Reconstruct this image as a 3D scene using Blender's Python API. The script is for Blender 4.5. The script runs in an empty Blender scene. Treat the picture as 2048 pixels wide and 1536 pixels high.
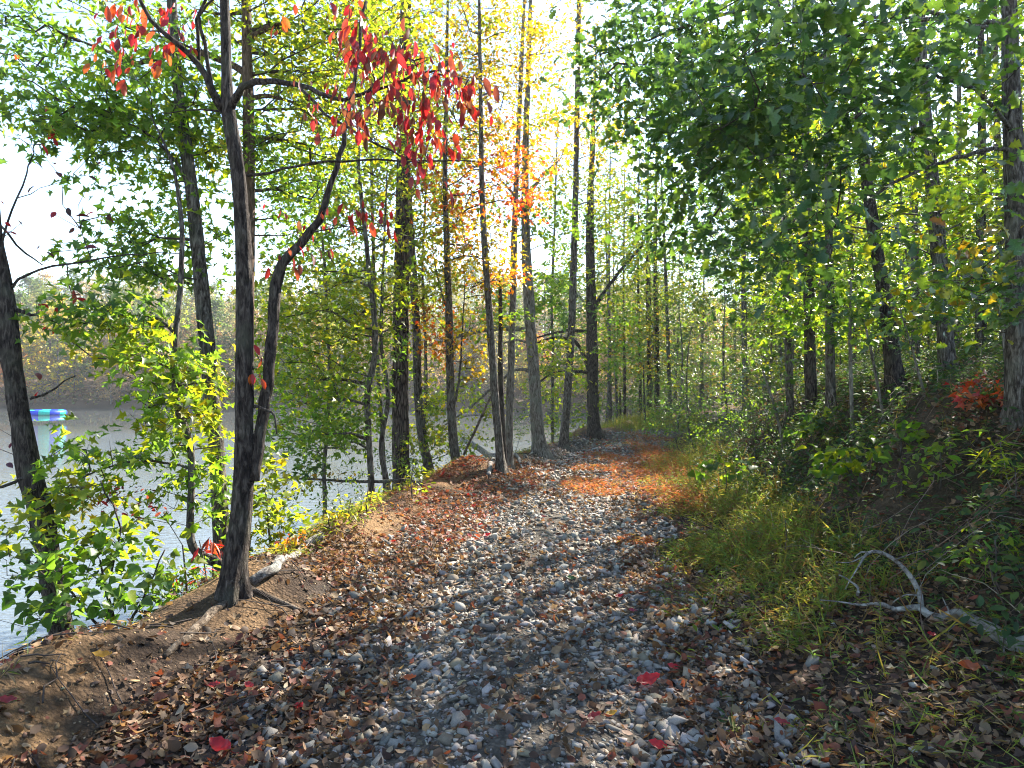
import bpy, math
import numpy as np
from mathutils import Vector, Matrix

S = bpy.context.scene
COL = S.collection

# ------------------------------------------------------------------ camera
F, CX, CY, CAMZ = 1422.0, 1024.0, 768.0, 1.6      # pixels of the 2048 wide photograph
cd = bpy.data.cameras.new('camera')
cd.sensor_width = 36.0
cd.lens = F / 2048 * 36
cd.clip_start = 0.05
cd.clip_end = 3000
cam = bpy.data.objects.new('camera', cd)
cam.location = (0, 0, CAMZ)
cam.rotation_euler = (math.radians(90), 0, 0)
COL.objects.link(cam)
S.camera = cam

# ------------------------------------------------------------------ sky, sun, exposure
SUN_AZ, SUN_EL = math.radians(37), math.radians(36)
sun_dir = Vector((math.sin(SUN_AZ) * math.cos(SUN_EL), math.cos(SUN_AZ) * math.cos(SUN_EL), math.sin(SUN_EL)))
W = bpy.data.worlds.new('World')
S.world = W
W.use_nodes = True
wn = W.node_tree.nodes
bg = wn['Background']
sky = wn.new('ShaderNodeTexSky')
sky.sky_type = 'NISHITA'
sky.sun_disc = False
sky.sun_elevation = SUN_EL
sky.sun_rotation = SUN_AZ
sky.air_density = 1.0
sky.dust_density = 0.15
sky.ozone_density = 1.0
W.node_tree.links.new(sky.outputs[0], bg.inputs[0])
bg.inputs[1].default_value = 0.10
sl = bpy.data.lights.new('sun', 'SUN')
sl.energy = 5.0
sl.angle = math.radians(0.5)
sl.color = (1.0, 0.93, 0.82)
so = bpy.data.objects.new('sun', sl)
so.rotation_euler = sun_dir.to_track_quat('Z', 'Y').to_euler()
so.location = (0, 0, 30)
COL.objects.link(so)
S.view_settings.view_transform = 'Standard'
S.view_settings.look = 'None'
S.view_settings.exposure = 2.25
S.view_settings.gamma = 1.0
S.view_settings.use_curve_mapping = False
S.render.engine = 'CYCLES'
S.cycles.max_bounces = 7
S.cycles.diffuse_bounces = 4
S.cycles.glossy_bounces = 2
S.cycles.transmission_bounces = 5
S.cycles.sample_clamp_indirect = 8.0
S.cycles.caustics_reflective = False
S.cycles.caustics_refractive = False
S.cycles.use_denoising = True
S.cycles.filter_width = 1.05

rng = np.random.default_rng(11)


# ------------------------------------------------------------------ noise and terrain
def _hash(ix, iy, s):
    n = (ix * 374761393 + iy * 668265263 + s * 1274126177) & 0xffffffff
    n = ((n ^ (n >> 13)) * 1274126177) & 0xffffffff
    return ((n ^ (n >> 16)) & 0xffff) / 65535.0


def vnoise(x, y, s=0):
    x = np.asarray(x, float); y = np.asarray(y, float)
    ix = np.floor(x).astype(np.int64); iy = np.floor(y).astype(np.int64)
    fx = x - ix; fy = y - iy
    fx = fx * fx * (3 - 2 * fx); fy = fy * fy * (3 - 2 * fy)
    a = _hash(ix, iy, s); b = _hash(ix + 1, iy, s); c = _hash(ix, iy + 1, s); d = _hash(ix + 1, iy + 1, s)
    return (a + (b - a) * fx) * (1 - fy) + (c + (d - c) * fx) * fy - 0.5


def sstep(a, b, x):
    t = np.clip((x - a) / (b - a), 0, 1)
    return t * t * (3 - 2 * t)


WATER_Z = -1.7
YC = [-30, 0, 3, 6.85, 9.8, 15, 22, 28, 36, 46, 60, 90]
XC = [0, 0, 0.0, 0.15, 0.7, 1.8, 3.9, 6.4, 10.5, 16, 24, 40]
YL = [-30, 0, 3.6, 4.8, 5.4, 7, 9.4, 11.5, 14, 16, 22, 28, 36, 46, 60, 90]
XL = [-3.2, -2.9, -2.55, -2.3, -2.1, -2.0, -1.8, -1.0, -.3, .6, 2.3, 4.6, 8.5, 13.5, 22, 40]


def xc(y): return np.interp(y, YC, XC)
def hw(y): return np.interp(y, [0, 6, 9, 16, 24, 40], [1.10, 1.22, 1.2, 1.1, 1.0, 1.0])
def xl(y): return np.interp(y, YL, XL) + 0.22 * vnoise(np.asarray(y) * 0.9, 0, 5)
def xr(y): return xc(y) + np.interp(y, [0, 6, 9, 16, 24, 40], [1.35, 1.35, 1.25, 1.15, 1.0, 1.0]) + 0.45
def shore(x): return np.interp(x, [-160, -60, -20, 0, 8, 16, 24, 60], [112, 97, 90, 84, 74, 66, 62, 60])


def H(x, y):
    x = np.asarray(x, float); y = np.asarray(y, float)
    d = xl(y) - x
    z = np.zeros_like(x + y)
    z = z + 0.18 * np.exp(-((d + 0.3) / 0.36) ** 2) * (1 + 1.5 * vnoise(y * 1.1, x * .5, 8))
    # mounds and berms on the lake side
    for mx, my, sx, sy, h in ((-0.45, 11.4, .55, .8, .26), (-1.05, 9.7, .35, .9, .16), (2.45, 20.6, 1.0, 1.0, .26), (-2.0, 5.1, .45, .6, .10), (0.25, 14.6, .6, 1.2, .08)):
        z = z + h * np.exp(-((x - mx) / sx) ** 2 - ((y - my) / sy) ** 2)
    drop = sstep(0.0, 2.3, d) * 2.0 + np.clip(d - 2.0, 0, 10) * 0.12
    z = z - drop
    # path crown and wheel ruts
    pc = x - xc(y)
    z = z + 0.03 * np.exp(-(pc / 0.35) ** 2) - 0.035 * np.exp(-((np.abs(pc) - 0.75) / 0.3) ** 2)
    # right bank
    e = x - xr(y)
    bank = 0.12 * sstep(0, .9, e) + 1.45 * sstep(0.65, 2.75, e) + 0.35 * sstep(2.4, 5.0, e) + np.clip(e - 4, 0, 30) * 0.10
    amp = np.interp(y, [0, 16, 24, 34], [1.0, 1.0, 0.75, 0.4])
    z = z + bank * amp
    rough = sstep(0.4, 1.6, e)
    z = z + rough * (0.28 * vnoise(x * 1.1, y * 1.1, 1) + 0.14 * vnoise(x * 2.7, y * 2.7, 2) + 0.07 * vnoise(x * 6, y * 6, 3) + 0.035 * vnoise(x * 13, y * 13, 9))
    z = z + 0.04 * vnoise(x * 1.7, y * 1.7, 4) + 0.02 * vnoise(x * 5, y * 5, 6)
    f = y - shore(x)
    far = WATER_Z + np.where(f < 0, np.maximum(f * 0.25, -1.6), 0.5 * sstep(0, 2, f) + 0.26 * np.interp(x, [-10, 25, 60], [1, .45, .3]) * np.clip(f, 0, 75) + 0.05 * np.clip(f - 75, 0, 200)) + np.clip(f / 20, 0, 1) * 3.0 * vnoise(x * .03, y * .03, 7)
    return np.maximum(z, far)


def Hs(x, y): return float(H(np.array([x]), np.array([y]))[0])


def P(px, py, d):
    return np.array([d * (px - CX) / F, d, CAMZ - d * (py - CY) / F])


_T = np.concatenate([np.arange(2.2, 40, 0.03), np.arange(40, 140, .2)])


def hit(px, py):
    """depth at which the sight line through a pixel of the photograph meets the ground"""
    x = _T * (px - CX) / F
    z = CAMZ - _T * (py - CY) / F
    g = H(x, _T)
    i = np.argmax(z <= g)
    return float(_T[i]) if (z <= g).any() else 60.0


# ------------------------------------------------------------------ materials
def new_mat(name):
    m = bpy.data.materials.new(name)
    m.use_nodes = True
    nt = m.node_tree
    nt.nodes.clear()
    out = nt.nodes.new('ShaderNodeOutputMaterial')
    return m, nt, out


def N(nt, t, **kw):
    n = nt.nodes.new(t)
    for k, v in kw.items():
        if isinstance(k, str) and k.startswith('i_'):
            n.inputs[k[2:].replace('_', ' ')].default_value = v
        else:
            setattr(n, k, v)
    return n


def ramp(nt, fac, stops):
    r = nt.nodes.new('ShaderNodeValToRGB')
    e = r.color_ramp.elements
    while len(e) > 1: e.remove(e[-1])
    e[0].position = stops[0][0]; e[0].color = (*stops[0][1], 1)
    for p, c in stops[1:]:
        k = e.new(p); k.color = (*c, 1)
    nt.links.new(fac, r.inputs[0])
    return r.outputs[0]


def leaf_mat(name, gain=(4.2, 3.6, 1.2), mixf=0.56, rough=0.42, spec=0.35):
    m, nt, out = new_mat(name)
    L = nt.links.new
    at = N(nt, 'ShaderNodeAttribute', attribute_name='Col')
    tc = N(nt, 'ShaderNodeTexCoord')
    nz = N(nt, 'ShaderNodeTexNoise'); nz.inputs['Scale'].default_value = 24; nz.inputs['Detail'].default_value = 2
    L(tc.outputs['Object'], nz.inputs['Vector'])
    mr = N(nt, 'ShaderNodeMapRange'); mr.inputs[1].default_value = .3; mr.inputs[2].default_value = .7; mr.inputs[3].default_value = .72; mr.inputs[4].default_value = 1.28
    L(nz.outputs[0], mr.inputs[0])
    mul = N(nt, 'ShaderNodeVectorMath', operation='SCALE')
    L(at.outputs['Color'], mul.inputs[0]); L(mr.outputs[0], mul.inputs['Scale'])
    g = N(nt, 'ShaderNodeVectorMath', operation='MULTIPLY'); g.inputs[1].default_value = gain
    L(mul.outputs[0], g.inputs[0])
    b = N(nt, 'ShaderNodeBsdfPrincipled'); b.inputs['Roughness'].default_value = rough; b.inputs['Specular IOR Level'].default_value = spec
    L(mul.outputs[0], b.inputs['Base Color'])
    t = N(nt, 'ShaderNodeBsdfTranslucent')
    L(g.outputs[0], t.inputs['Color'])
    mx = N(nt, 'ShaderNodeMixShader'); mx.inputs[0].default_value = mixf
    L(b.outputs[0], mx.inputs[1]); L(t.outputs[0], mx.inputs[2]); L(mx.outputs[0], out.inputs[0])
    return m


def bark_mat(name, dark, mid, light, moss=None, plates=False, sc=1.0, iso=False):
    m, nt, out = new_mat(name)
    L = nt.links.new
    tc = N(nt, 'ShaderNodeTexCoord')
    mp = N(nt, 'ShaderNodeMapping'); mp.inputs['Scale'].default_value = (42 * sc, 42 * sc, (9 if plates else 11) * sc)
    if iso: mp.inputs['Scale'].default_value = (26, 15, 26)
    L(tc.outputs['Object'], mp.inputs[0])
    if plates:
        vo = N(nt, 'ShaderNodeTexVoronoi', feature='DISTANCE_TO_EDGE'); vo.inputs['Scale'].default_value = .55
        n0 = N(nt, 'ShaderNodeTexNoise'); n0.inputs['Scale'].default_value = 1.5
        L(mp.outputs[0], n0.inputs[0])
        ad = N(nt, 'ShaderNodeVectorMath', operation='ADD'); L(mp.outputs[0], ad.inputs[0]); L(n0.outputs['Color'], ad.inputs[1])
        L(ad.outputs[0], vo.inputs['Vector'])
        mr = N(nt, 'ShaderNodeMapRange'); mr.inputs[2].default_value = .28
        L(vo.outputs[0], mr.inputs[0]); h = mr.outputs[0]
    else:
        nz = N(nt, 'ShaderNodeTexNoise'); nz.inputs['Scale'].default_value = 1.0; nz.inputs['Detail'].default_value = 6; nz.inputs['Roughness'].default_value = .65; nz.inputs['Distortion'].default_value = .6
        L(mp.outputs[0], nz.inputs['Vector'])
        mr = N(nt, 'ShaderNodeMapRange'); mr.inputs[1].default_value = .36; mr.inputs[2].default_value = .64
        L(nz.outputs[0], mr.inputs[0]); h = mr.outputs[0]
    c = ramp(nt, h, [(0, dark), (.45, mid), (1, light)])
    # lichen and tone patches
    n2 = N(nt, 'ShaderNodeTexNoise'); n2.inputs['Scale'].default_value = 5; n2.inputs['Detail'].default_value = 5
    L(tc.outputs['Object'], n2.inputs['Vector'])
    m2 = N(nt, 'ShaderNodeMapRange'); m2.inputs[1].default_value = .5; m2.inputs[2].default_value = .68; m2.inputs[4].default_value = .6
    L(n2.outputs[0], m2.inputs[0])
    mix = N(nt, 'ShaderNodeMix', data_type='RGBA')
    L(m2.outputs[0], mix.inputs[0]); L(c, mix.inputs[6]); mix.inputs[7].default_value = (*(moss or tuple(min(1, v * 1.25) for v in light)), 1)
    n3 = N(nt, 'ShaderNodeTexNoise'); n3.inputs['Scale'].default_value = 90
    L(tc.outputs['Object'], n3.inputs['Vector'])
    b = N(nt, 'ShaderNodeBsdfPrincipled'); b.inputs['Roughness'].default_value = .9; b.inputs['Specular IOR Level'].default_value = .15
    L(mix.outputs[2], b.inputs['Base Color'])
    add = N(nt, 'ShaderNodeMath', operation='MULTIPLY_ADD'); add.inputs[1].default_value = .25
    L(n3.outputs[0], add.inputs[0]); L(h, add.inputs[2])
    bp = N(nt, 'ShaderNodeBump'); bp.inputs['Strength'].default_value = .9; bp.inputs['Distance'].default_value = .02
    L(add.outputs[0], bp.inputs['Height']); L(bp.outputs[0], b.inputs['Normal']); L(b.outputs[0], out.inputs[0])
    return m


def col_mat(name, rough=.85, nscale=60, amp=.35, bump=.0, trans=0.0, spec=.3):
    """surface whose colour is the Col attribute, with grain"""
    m, nt, out = new_mat(name)
    L = nt.links.new
    at = N(nt, 'ShaderNodeAttribute', attribute_name='Col')
    tc = N(nt, 'ShaderNodeTexCoord')
    nz = N(nt, 'ShaderNodeTexNoise'); nz.inputs['Scale'].default_value = nscale; nz.inputs['Detail'].default_value = 5
    L(tc.outputs['Object'], nz.inputs['Vector'])
    mr = N(nt, 'ShaderNodeMapRange'); mr.inputs[1].default_value = .3; mr.inputs[2].default_value = .7; mr.inputs[3].default_value = 1 - amp; mr.inputs[4].default_value = 1 + amp
    L(nz.outputs[0], mr.inputs[0])
    mul = N(nt, 'ShaderNodeVectorMath', operation='SCALE')
    L(at.outputs['Color'], mul.inputs[0]); L(mr.outputs[0], mul.inputs['Scale'])
    b = N(nt, 'ShaderNodeBsdfPrincipled'); b.inputs['Roughness'].default_value = rough; b.inputs['Specular IOR Level'].default_value = spec
    L(mul.outputs[0], b.inputs['Base Color'])
    if bump:
        bp = N(nt, 'ShaderNodeBump'); bp.inputs['Strength'].default_value = bump; bp.inputs['Distance'].default_value = .02
        L(nz.outputs[0], bp.inputs['Height']); L(bp.outputs[0], b.inputs['Normal'])
    sh = b.outputs[0]
    if trans:
        t = N(nt, 'ShaderNodeBsdfTranslucent')
        g = N(nt, 'ShaderNodeVectorMath', operation='MULTIPLY'); g.inputs[1].default_value = (2.4, 2.0, 1.2)
        L(mul.outputs[0], g.inputs[0]); L(g.outputs[0], t.inputs['Color'])
        mx = N(nt, 'ShaderNodeMixShader'); mx.inputs[0].default_value = trans
        L(sh, mx.inputs[1]); L(t.outputs[0], mx.inputs[2]); sh = mx.outputs[0]
    L(sh, out.inputs[0])
    return m


def plain_mat(name, c, rough=.5, spec=.4):
    m, nt, out = new_mat(name)
    tc = N(nt, 'ShaderNodeTexCoord')
    nz = N(nt, 'ShaderNodeTexNoise'); nz.inputs['Scale'].default_value = 9; nz.inputs['Detail'].default_value = 4
    nt.links.new(tc.outputs['Object'], nz.inputs['Vector'])
    o = ramp(nt, nz.outputs[0], [(.3, tuple(v * .82 for v in c)), (.7, tuple(min(1, v * 1.12) for v in c))])
    b = N(nt, 'ShaderNodeBsdfPrincipled'); b.inputs['Roughness'].default_value = rough; b.inputs['Specular IOR Level'].default_value = spec
    nt.links.new(o, b.inputs['Base Color'])
    nt.links.new(b.outputs[0], out.inputs[0])
    return m


M = {}
M['leaf'] = leaf_mat('leaf_green')
M['leaf_broad'] = leaf_mat('leaf_glossy', gain=(3.0, 2.7, 1.0), mixf=.42, rough=.33, spec=.5)
M['leaf_red'] = leaf_mat('leaf_red', gain=(2.6, 1.6, 1.2), mixf=.45, rough=.35, spec=.45)
M['needle'] = leaf_mat('pine_needle', gain=(2.2, 2.2, 1.2), mixf=.35)
M['far_leaf'] = leaf_mat('far_foliage', gain=(3.2, 3.0, 1.6), mixf=.45, spec=.1)
M['bark'] = bark_mat('bark_grey', (.018, .014, .011), (.080, .066, .055), (.22, .20, .175), (.16, .17, .14))
M['bark_dark'] = bark_mat('bark_dark', (.012, .009, .008), (.045, .035, .030), (.12, .10, .085), (.09, .09, .065))
M['bark_pale'] = bark_mat('bark_pale', (.05, .043, .036), (.15, .135, .115), (.30, .28, .25), (.20, .22, .18), sc=.8)
M['bark_pine'] = bark_mat('bark_pine', (.012, .009, .008), (.06, .042, .034), (.13, .10, .085), (.10, .085, .075), plates=True)
M['bark_red'] = bark_mat('bark_reddish', (.03, .018, .012), (.12, .075, .05), (.22, .15, .11), (.16, .12, .09))
M['dead'] = bark_mat('dead_wood', (.07, .06, .055), (.22, .20, .18), (.42, .40, .37), (.30, .31, .27), iso=True)
M['twig'] = plain_mat('twig_bark', (.055, .043, .036), .85, .2)
M['root'] = bark_mat('root_bark', (.02, .014, .01), (.09, .065, .045), (.2, .16, .12), iso=True)
M['stone'] = col_mat('limestone_chip', .85, 30, .22, .25)
M['litter'] = col_mat('dry_leaf', .7, 40, .3, 0, .22)
M['grass'] = col_mat('grass_blade', .6, 8, .25, 0, .45)
M['straw'] = col_mat('pine_straw', .7, 8, .25, 0, .1)


def ground_mat():
    m, nt, out = new_mat('forest_soil')
    L = nt.links.new
    at = N(nt, 'ShaderNodeAttribute', attribute_name='Col')
    tc = N(nt, 'ShaderNodeTexCoord')
    a = N(nt, 'ShaderNodeTexNoise'); a.inputs['Scale'].default_value = 14; a.inputs['Detail'].default_value = 8; a.inputs['Roughness'].default_value = .7
    v = N(nt, 'ShaderNodeTexVoronoi'); v.inputs['Scale'].default_value = 42
    L(tc.outputs['Object'], a.inputs['Vector']); L(tc.outputs['Object'], v.inputs['Vector'])
    mr = N(nt, 'ShaderNodeMapRange'); mr.inputs[1].default_value = .3; mr.inputs[2].default_value = .7; mr.inputs[3].default_value = .5; mr.inputs[4].default_value = 1.5
    L(a.outputs[0], mr.inputs[0])
    mv = N(nt, 'ShaderNodeMapRange'); mv.inputs[2].default_value = .7; mv.inputs[3].default_value = 1.25; mv.inputs[4].default_value = .65
    L(v.outputs['Distance'], mv.inputs[0])
    k = N(nt, 'ShaderNodeMath', operation='MULTIPLY'); L(mr.outputs[0], k.inputs[0]); L(mv.outputs[0], k.inputs[1])
    mul = N(nt, 'ShaderNodeVectorMath', operation='SCALE'); L(at.outputs['Color'], mul.inputs[0]); L(k.outputs[0], mul.inputs['Scale'])
    b = N(nt, 'ShaderNodeBsdfPrincipled'); b.inputs['Roughness'].default_value = .95; b.inputs['Specular IOR Level'].default_value = .1
    L(mul.outputs[0], b.inputs['Base Color'])
    bp = N(nt, 'ShaderNodeBump'); bp.inputs['Strength'].default_value = .8; bp.inputs['Distance'].default_value = .03
    L(k.outputs[0], bp.inputs['Height']); L(bp.outputs[0], b.inputs['Normal']); L(b.outputs[0], out.inputs[0])
    return m


M['soil'] = ground_mat()


# ------------------------------------------------------------------ mesh building
class MB:
    def __init__(s): s.v, s.q, s.t, s.c, s.n = [], [], [], [], 0

    def add(s, v, q=None, t=None, c=None):
        v = np.asarray(v, np.float32).reshape(-1, 3)
        if q is not None and len(q): s.q.append(np.asarray(q, np.int64).reshape(-1, 4) + s.n)
        if t is not None and len(t): s.t.append(np.asarray(t, np.int64).reshape(-1, 3) + s.n)
        if c is not None:
            c = np.asarray(c, np.float32)
            if c.ndim == 1: c = np.tile(c, (len(v), 1))
            s.c.append(c)
        s.v.append(v); s.n += len(v)

    def mesh(s, name, mat, smooth=False, origin=None):
        me = bpy.data.meshes.new(name)
        v = np.concatenate(s.v) if s.v else np.zeros((0, 3), np.float32)
        if origin is not None: v = v - np.asarray(origin, np.float32)
        q = np.concatenate(s.q) if s.q else np.zeros((0, 4), np.int64)
        t = np.concatenate(s.t) if s.t else np.zeros((0, 3), np.int64)
        me.vertices.add(len(v)); me.vertices.foreach_set('co', v.ravel().astype(np.float32))
        li = np.concatenate([q.ravel(), t.ravel()]).astype(np.int32)
        me.loops.add(len(li)); me.loops.foreach_set('vertex_index', li)
        ls = np.concatenate([np.arange(len(q)) * 4, len(q) * 4 + np.arange(len(t)) * 3]).astype(np.int32)
        me.polygons.add(len(ls)); me.polygons.foreach_set('loop_start', ls)
        if smooth: me.polygons.foreach_set('use_smooth', np.ones(len(ls), bool))
        me.update(calc_edges=True)
        if s.c:
            c = np.concatenate(s.c)
            a = me.color_attributes.new('Col', 'FLOAT_COLOR', 'POINT')
            a.data.foreach_set('color', np.hstack([c, np.ones((len(c), 1), np.float32)]).ravel().astype(np.float32))
        me.materials.append(mat)
        return me


def link(name, me, parent=None, loc=None, **props):
    o = bpy.data.objects.new(name, me)
    COL.objects.link(o)
    if loc is not None: o.location = loc
    if parent is not None: o.parent = parent
    for k, v in props.items():
        if v is not None: o[k] = v
    return o


def norm(a): return a / (np.linalg.norm(a, axis=-1, keepdims=True) + 1e-9)


def tube(mb, pts, rad, sides=6, rough=0.0, seed=0, col=None, cap=True, lobes=0.0):
    pts = np.asarray(pts, float); rad = np.asarray(rad, float)
    n = len(pts)
    tan = np.gradient(pts, axis=0); tan = norm(tan)
    up = np.array([0.31, 0.17, 0.93]) if abs(tan[:, 2]).mean() < .75 else np.array([1.0, .13, .0])
    a = norm(np.cross(tan, up)); b = np.cross(tan, a)
    th = np.linspace(0, 2 * np.pi, sides, endpoint=False)
    R = np.repeat(rad[:, None], sides, 1)
    if lobes:
        hh = np.concatenate([[0], np.cumsum(np.linalg.norm(np.diff(pts, axis=0), axis=1))])[:, None]
        R = R * (1 + lobes * np.exp(-np.maximum(hh - .15, 0) / .22) * (.5 * np.cos(4 * th + seed)[None] + .4 * np.cos(3 * th + 2 * seed)[None] + .35))
    if rough:
        s = np.concatenate([[0], np.cumsum(np.linalg.norm(np.diff(pts, axis=0), axis=1))])
        T, Sx = np.meshgrid(th, s)
        k = max(3, sides / 2.6)
        cx, cy_ = np.cos(T) * k / 3, np.sin(T) * k / 3
        R = R * (1 + rough * (1.5 * vnoise(cx * 1.4 + 7.3 * seed, cy_ * 1.4 + Sx * 2.2, seed) + 1.2 * vnoise(cx * 3.5 + seed, cy_ * 3.5 + Sx * 5.0 + 31, seed + 3) + .5 * vnoise(T * sides / 6.283, Sx * 9, seed + 5)))
    v = pts[:, None] + R[..., None] * (np.cos(th)[None, :, None] * a[:, None] + np.sin(th)[None, :, None] * b[:, None])
    v = v.reshape(-1, 3)
    i = np.arange(n - 1)[:, None] * sides; j = np.arange(sides)[None]; j2 = (j + 1) % sides
    q = np.stack([i + j, i + j2, i + sides + j2, i + sides + j], -1).reshape(-1, 4)
    t = None
    if cap:
        v = np.vstack([v, pts[-1:] + tan[-1:] * rad[-1] * .3, pts[:1]])
        e = (n - 1) * sides + np.arange(sides)
        f = np.arange(sides)
        t = np.vstack([np.stack([e, (n - 1) * sides + (np.arange(sides) + 1) % sides, np.full(sides, n * sides)], -1), np.stack([(f + 1) % sides, f, np.full(sides, n * sides + 1)], -1)])
    mb.add(v, q, t, col)


def spline(pts, step):
    """Catmull-Rom through points of any width (xyz + radius), resampled about every STEP metres"""
    p = np.asarray(pts, float)
    if len(p) < 2: return p
    e = np.vstack([2 * p[0] - p[1], p, 2 * p[-1] - p[-2]])
    out = []
    for k in range(1, len(e) - 2):
        a, b, c, d = e[k - 1:k + 3]
        m = max(2, int(np.linalg.norm((c - b)[:3]) / step) + 1)
        u = np.linspace(0, 1, m, endpoint=False)[:, None]
        out.append(.5 * (2 * b + (c - a) * u + (2 * a - 5 * b + 4 * c - d) * u * u + (3 * b - a - 3 * c + d) * u ** 3))
    out.append(p[-1:])
    return np.vstack(out)


# ------------------------------------------------------------------ leaves
def fan(outline, zf, center=None):
    """leaf template: fan of triangles about a midrib point"""
    o = np.array(outline, float)
    c = np.array(center if center is not None else (0, .42), float)
    v = np.vstack([c[None], o])
    z = np.array([zf(x, y) for x, y in v])
    v = np.column_stack([v, z])
    n = len(o)
    t = np.array([[0, 1 + i, 1 + (i + 1) % n] for i in range(n)])
    return v, t


def mirror(half):
    return [(x, y) for x, y in half] + [(-x, y) for x, y in reversed(half) if abs(x) > 1e-6]


_zf = lambda x, y: .35 * abs(x) - .28 * max(0, y - .3) ** 2 - .05
T_STAR = fan([(0, 0), (.34, -.02), (.17, .24), (.62, .34), (.24, .46), (.30, .62)][:1] + mirror([(.02, .02)])[:0] + [(.30, -.08), (.20, .18), (.62, .30), (.22, .44), (0.0, 1.0), (-.22, .44), (-.62, .30), (-.20, .18), (-.30, -.08)], _zf, (0, .28))
T_MAPLE = fan([(0, 0), (.22, .08), (.55, .42), (.2, .46), (0, 1), (-.2, .46), (-.55, .42), (-.22, .08)], _zf, (0, .35))
T_OAK = fan([(0, 0), (.10, .16), (.26, .26), (.15, .36), (.40, .56), (.20, .60), (.28, .84), (0, 1), (-.28, .84), (-.20, .60), (-.40, .56), (-.15, .36), (-.26, .26), (-.10, .16)], _zf, (0, .5))
T_OVAL = fan([(0, 0), (.14, .2), (.22, .5), (.16, .78), (0, 1), (-.16, .78), (-.22, .5), (-.14, .2)], _zf, (0, .5))
T_BROAD = fan([(0, 0), (.28, .03), (.52, .30), (.34, .42), (.30, .60), (0, 1), (-.30, .60), (-.34, .42), (-.52, .30), (-.28, .03)], _zf, (0, .38))
T_SMALL = (np.array([(0, 0, 0), (.24, .45, .06), (0, 1, -.1), (-.24, .45, .06)]), np.array([[0, 1, 2], [0, 2, 3]]))
T_LANCE = (np.array([(0, 0, 0), (.1, .4, .03), (0, 1, -.15), (-.1, .4, .03)]), np.array([[0, 1, 2], [0, 2, 3]]))
T_NEEDLE = (np.array([(-.012, 0, 0), (.012, 0, 0), (0, 1, -.06)]), np.array([[0, 1, 2]]))
_a = np.array([(0, 0), (.35, .15), (.5, .5), (.2, .7), (.05, 1), (-.3, .8), (-.45, .45), (-.2, .3)])
T_CLUMP = (np.column_stack([_a, [0, .1, -.05, .12, -.1, .08, .0, .1]]), np.array([[0, 1, 7], [1, 2, 3], [1, 3, 7], [7, 3, 6], [3, 5, 6], [3, 4, 5]]))


def palette(p, n):
    cols = np.array([c for c, w in p]); w = np.array([w for c, w in p], float); w /= w.sum()
    c = cols[rng.choice(len(cols), n, p=w)]
    return c * rng.uniform(.72, 1.3, (n, 1)) * rng.uniform(.92, 1.08, (n, 3))


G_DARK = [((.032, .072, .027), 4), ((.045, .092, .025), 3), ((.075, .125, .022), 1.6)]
G_MID = [((.050, .105, .018), 4), ((.075, .135, .018), 3), ((.12, .165, .018), 1.4)]
G_YEL = [((.075, .118, .013), 3), ((.115, .145, .013), 3), ((.16, .155, .013), 1.3), ((.05, .092, .016), 1.4)]
YELLOW = [((.150, .122, .010), 4), ((.175, .115, .010), 2), ((.105, .115, .012), 2.6), ((.19, .085, .010), .7)]
ORANGE = [((.20, .085, .012), 4), ((.20, .052, .012), 3), ((.17, .12, .012), 3), ((.19, .028, .015), 1)]
RED = [((.24, .016, .015), 4), ((.19, .013, .014), 3), ((.34, .06, .018), 2), ((.14, .03, .02), 1.4)]
RED_BROWN = [((.16, .020, .018), 3), ((.13, .040, .020), 3), ((.26, .016, .018), 2.6), ((.10, .055, .022), 1.4)]
ORANGE_RED = [((.30, .05, .016), 3), ((.30, .095, .014), 3), ((.26, .02, .018), 1)]
PURPLE = [((.08, .018, .025), 3), ((.05, .03, .03), 2), ((.25, .02, .03), 1.5)]
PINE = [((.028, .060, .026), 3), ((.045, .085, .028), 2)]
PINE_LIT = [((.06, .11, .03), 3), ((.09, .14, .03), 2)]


class Leaves:
    """table of leaves: base point, axis, normal, size, colour"""
    def __init__(s): s.p, s.a, s.n, s.s, s.c, s.k = [], [], [], [], [], []

    def add(s, p, a, n, size, c, k=0):
        s.p.append(p); s.a.append(a); s.n.append(n); s.s.append(size); s.c.append(c); s.k.append(np.full(len(p), k))

    def arrays(s):
        if not s.p: return None
        return [np.concatenate(x) for x in (s.p, s.a, s.n, s.s, s.c, s.k)]


def frames(a, n):
    a = norm(a); x = norm(np.cross(a, n)); n = np.cross(x, a)
    return np.stack([x, a, n], -1)              # columns


def leaf_geo(mb, tmpl, p, a, n, s, c):
    V, T = tmpl
    R = frames(a, n)
    v = p[:, None] + s[:, None, None] * np.einsum('nij,vj->nvi', R, V)
    t = (np.arange(len(p)) * len(V))[:, None, None] + T[None]
    mb.add(v.reshape(-1, 3), None, t.reshape(-1, 3), np.repeat(c, len(V), 0))


def in_view(p, m=60):
    y = np.maximum(p[:, 1], .01)
    px = CX + F * p[:, 0] / y; py = CY - F * (p[:, 2] - CAMZ) / y
    return (p[:, 1] > .5) & (px > -m) & (px < 2048 + m) & (py > -m) & (py < 1536 + m)


_leaf_variants = {}


def leaf_variant(key, tmpl, mat, col):
    """a shared single-leaf mesh for a template and a quantised colour"""
    k = (key, mat.name, tuple(np.round(np.log(np.asarray(col) + .004) * 2.2).astype(int)))
    if k not in _leaf_variants:
        mb = MB(); mb.add(tmpl[0], None, tmpl[1], np.asarray(col))
        _leaf_variants[k] = mb.mesh('leaf', mat)
    return _leaf_variants[k]


def leaf_objects(name, parent, base, tmpl, key, mat, p, a, n, s, c):
    R = frames(a, n)
    for i in range(len(p)):
        o = bpy.data.objects.new(name, leaf_variant(key, tmpl, mat, c[i]))
        m = np.eye(4); m[:3, :3] = R[i] * s[i]; m[:3, 3] = p[i] - base
        o.parent = parent
        o.matrix_basis = Matrix(m.tolist())
        COL.objects.link(o)


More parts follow.
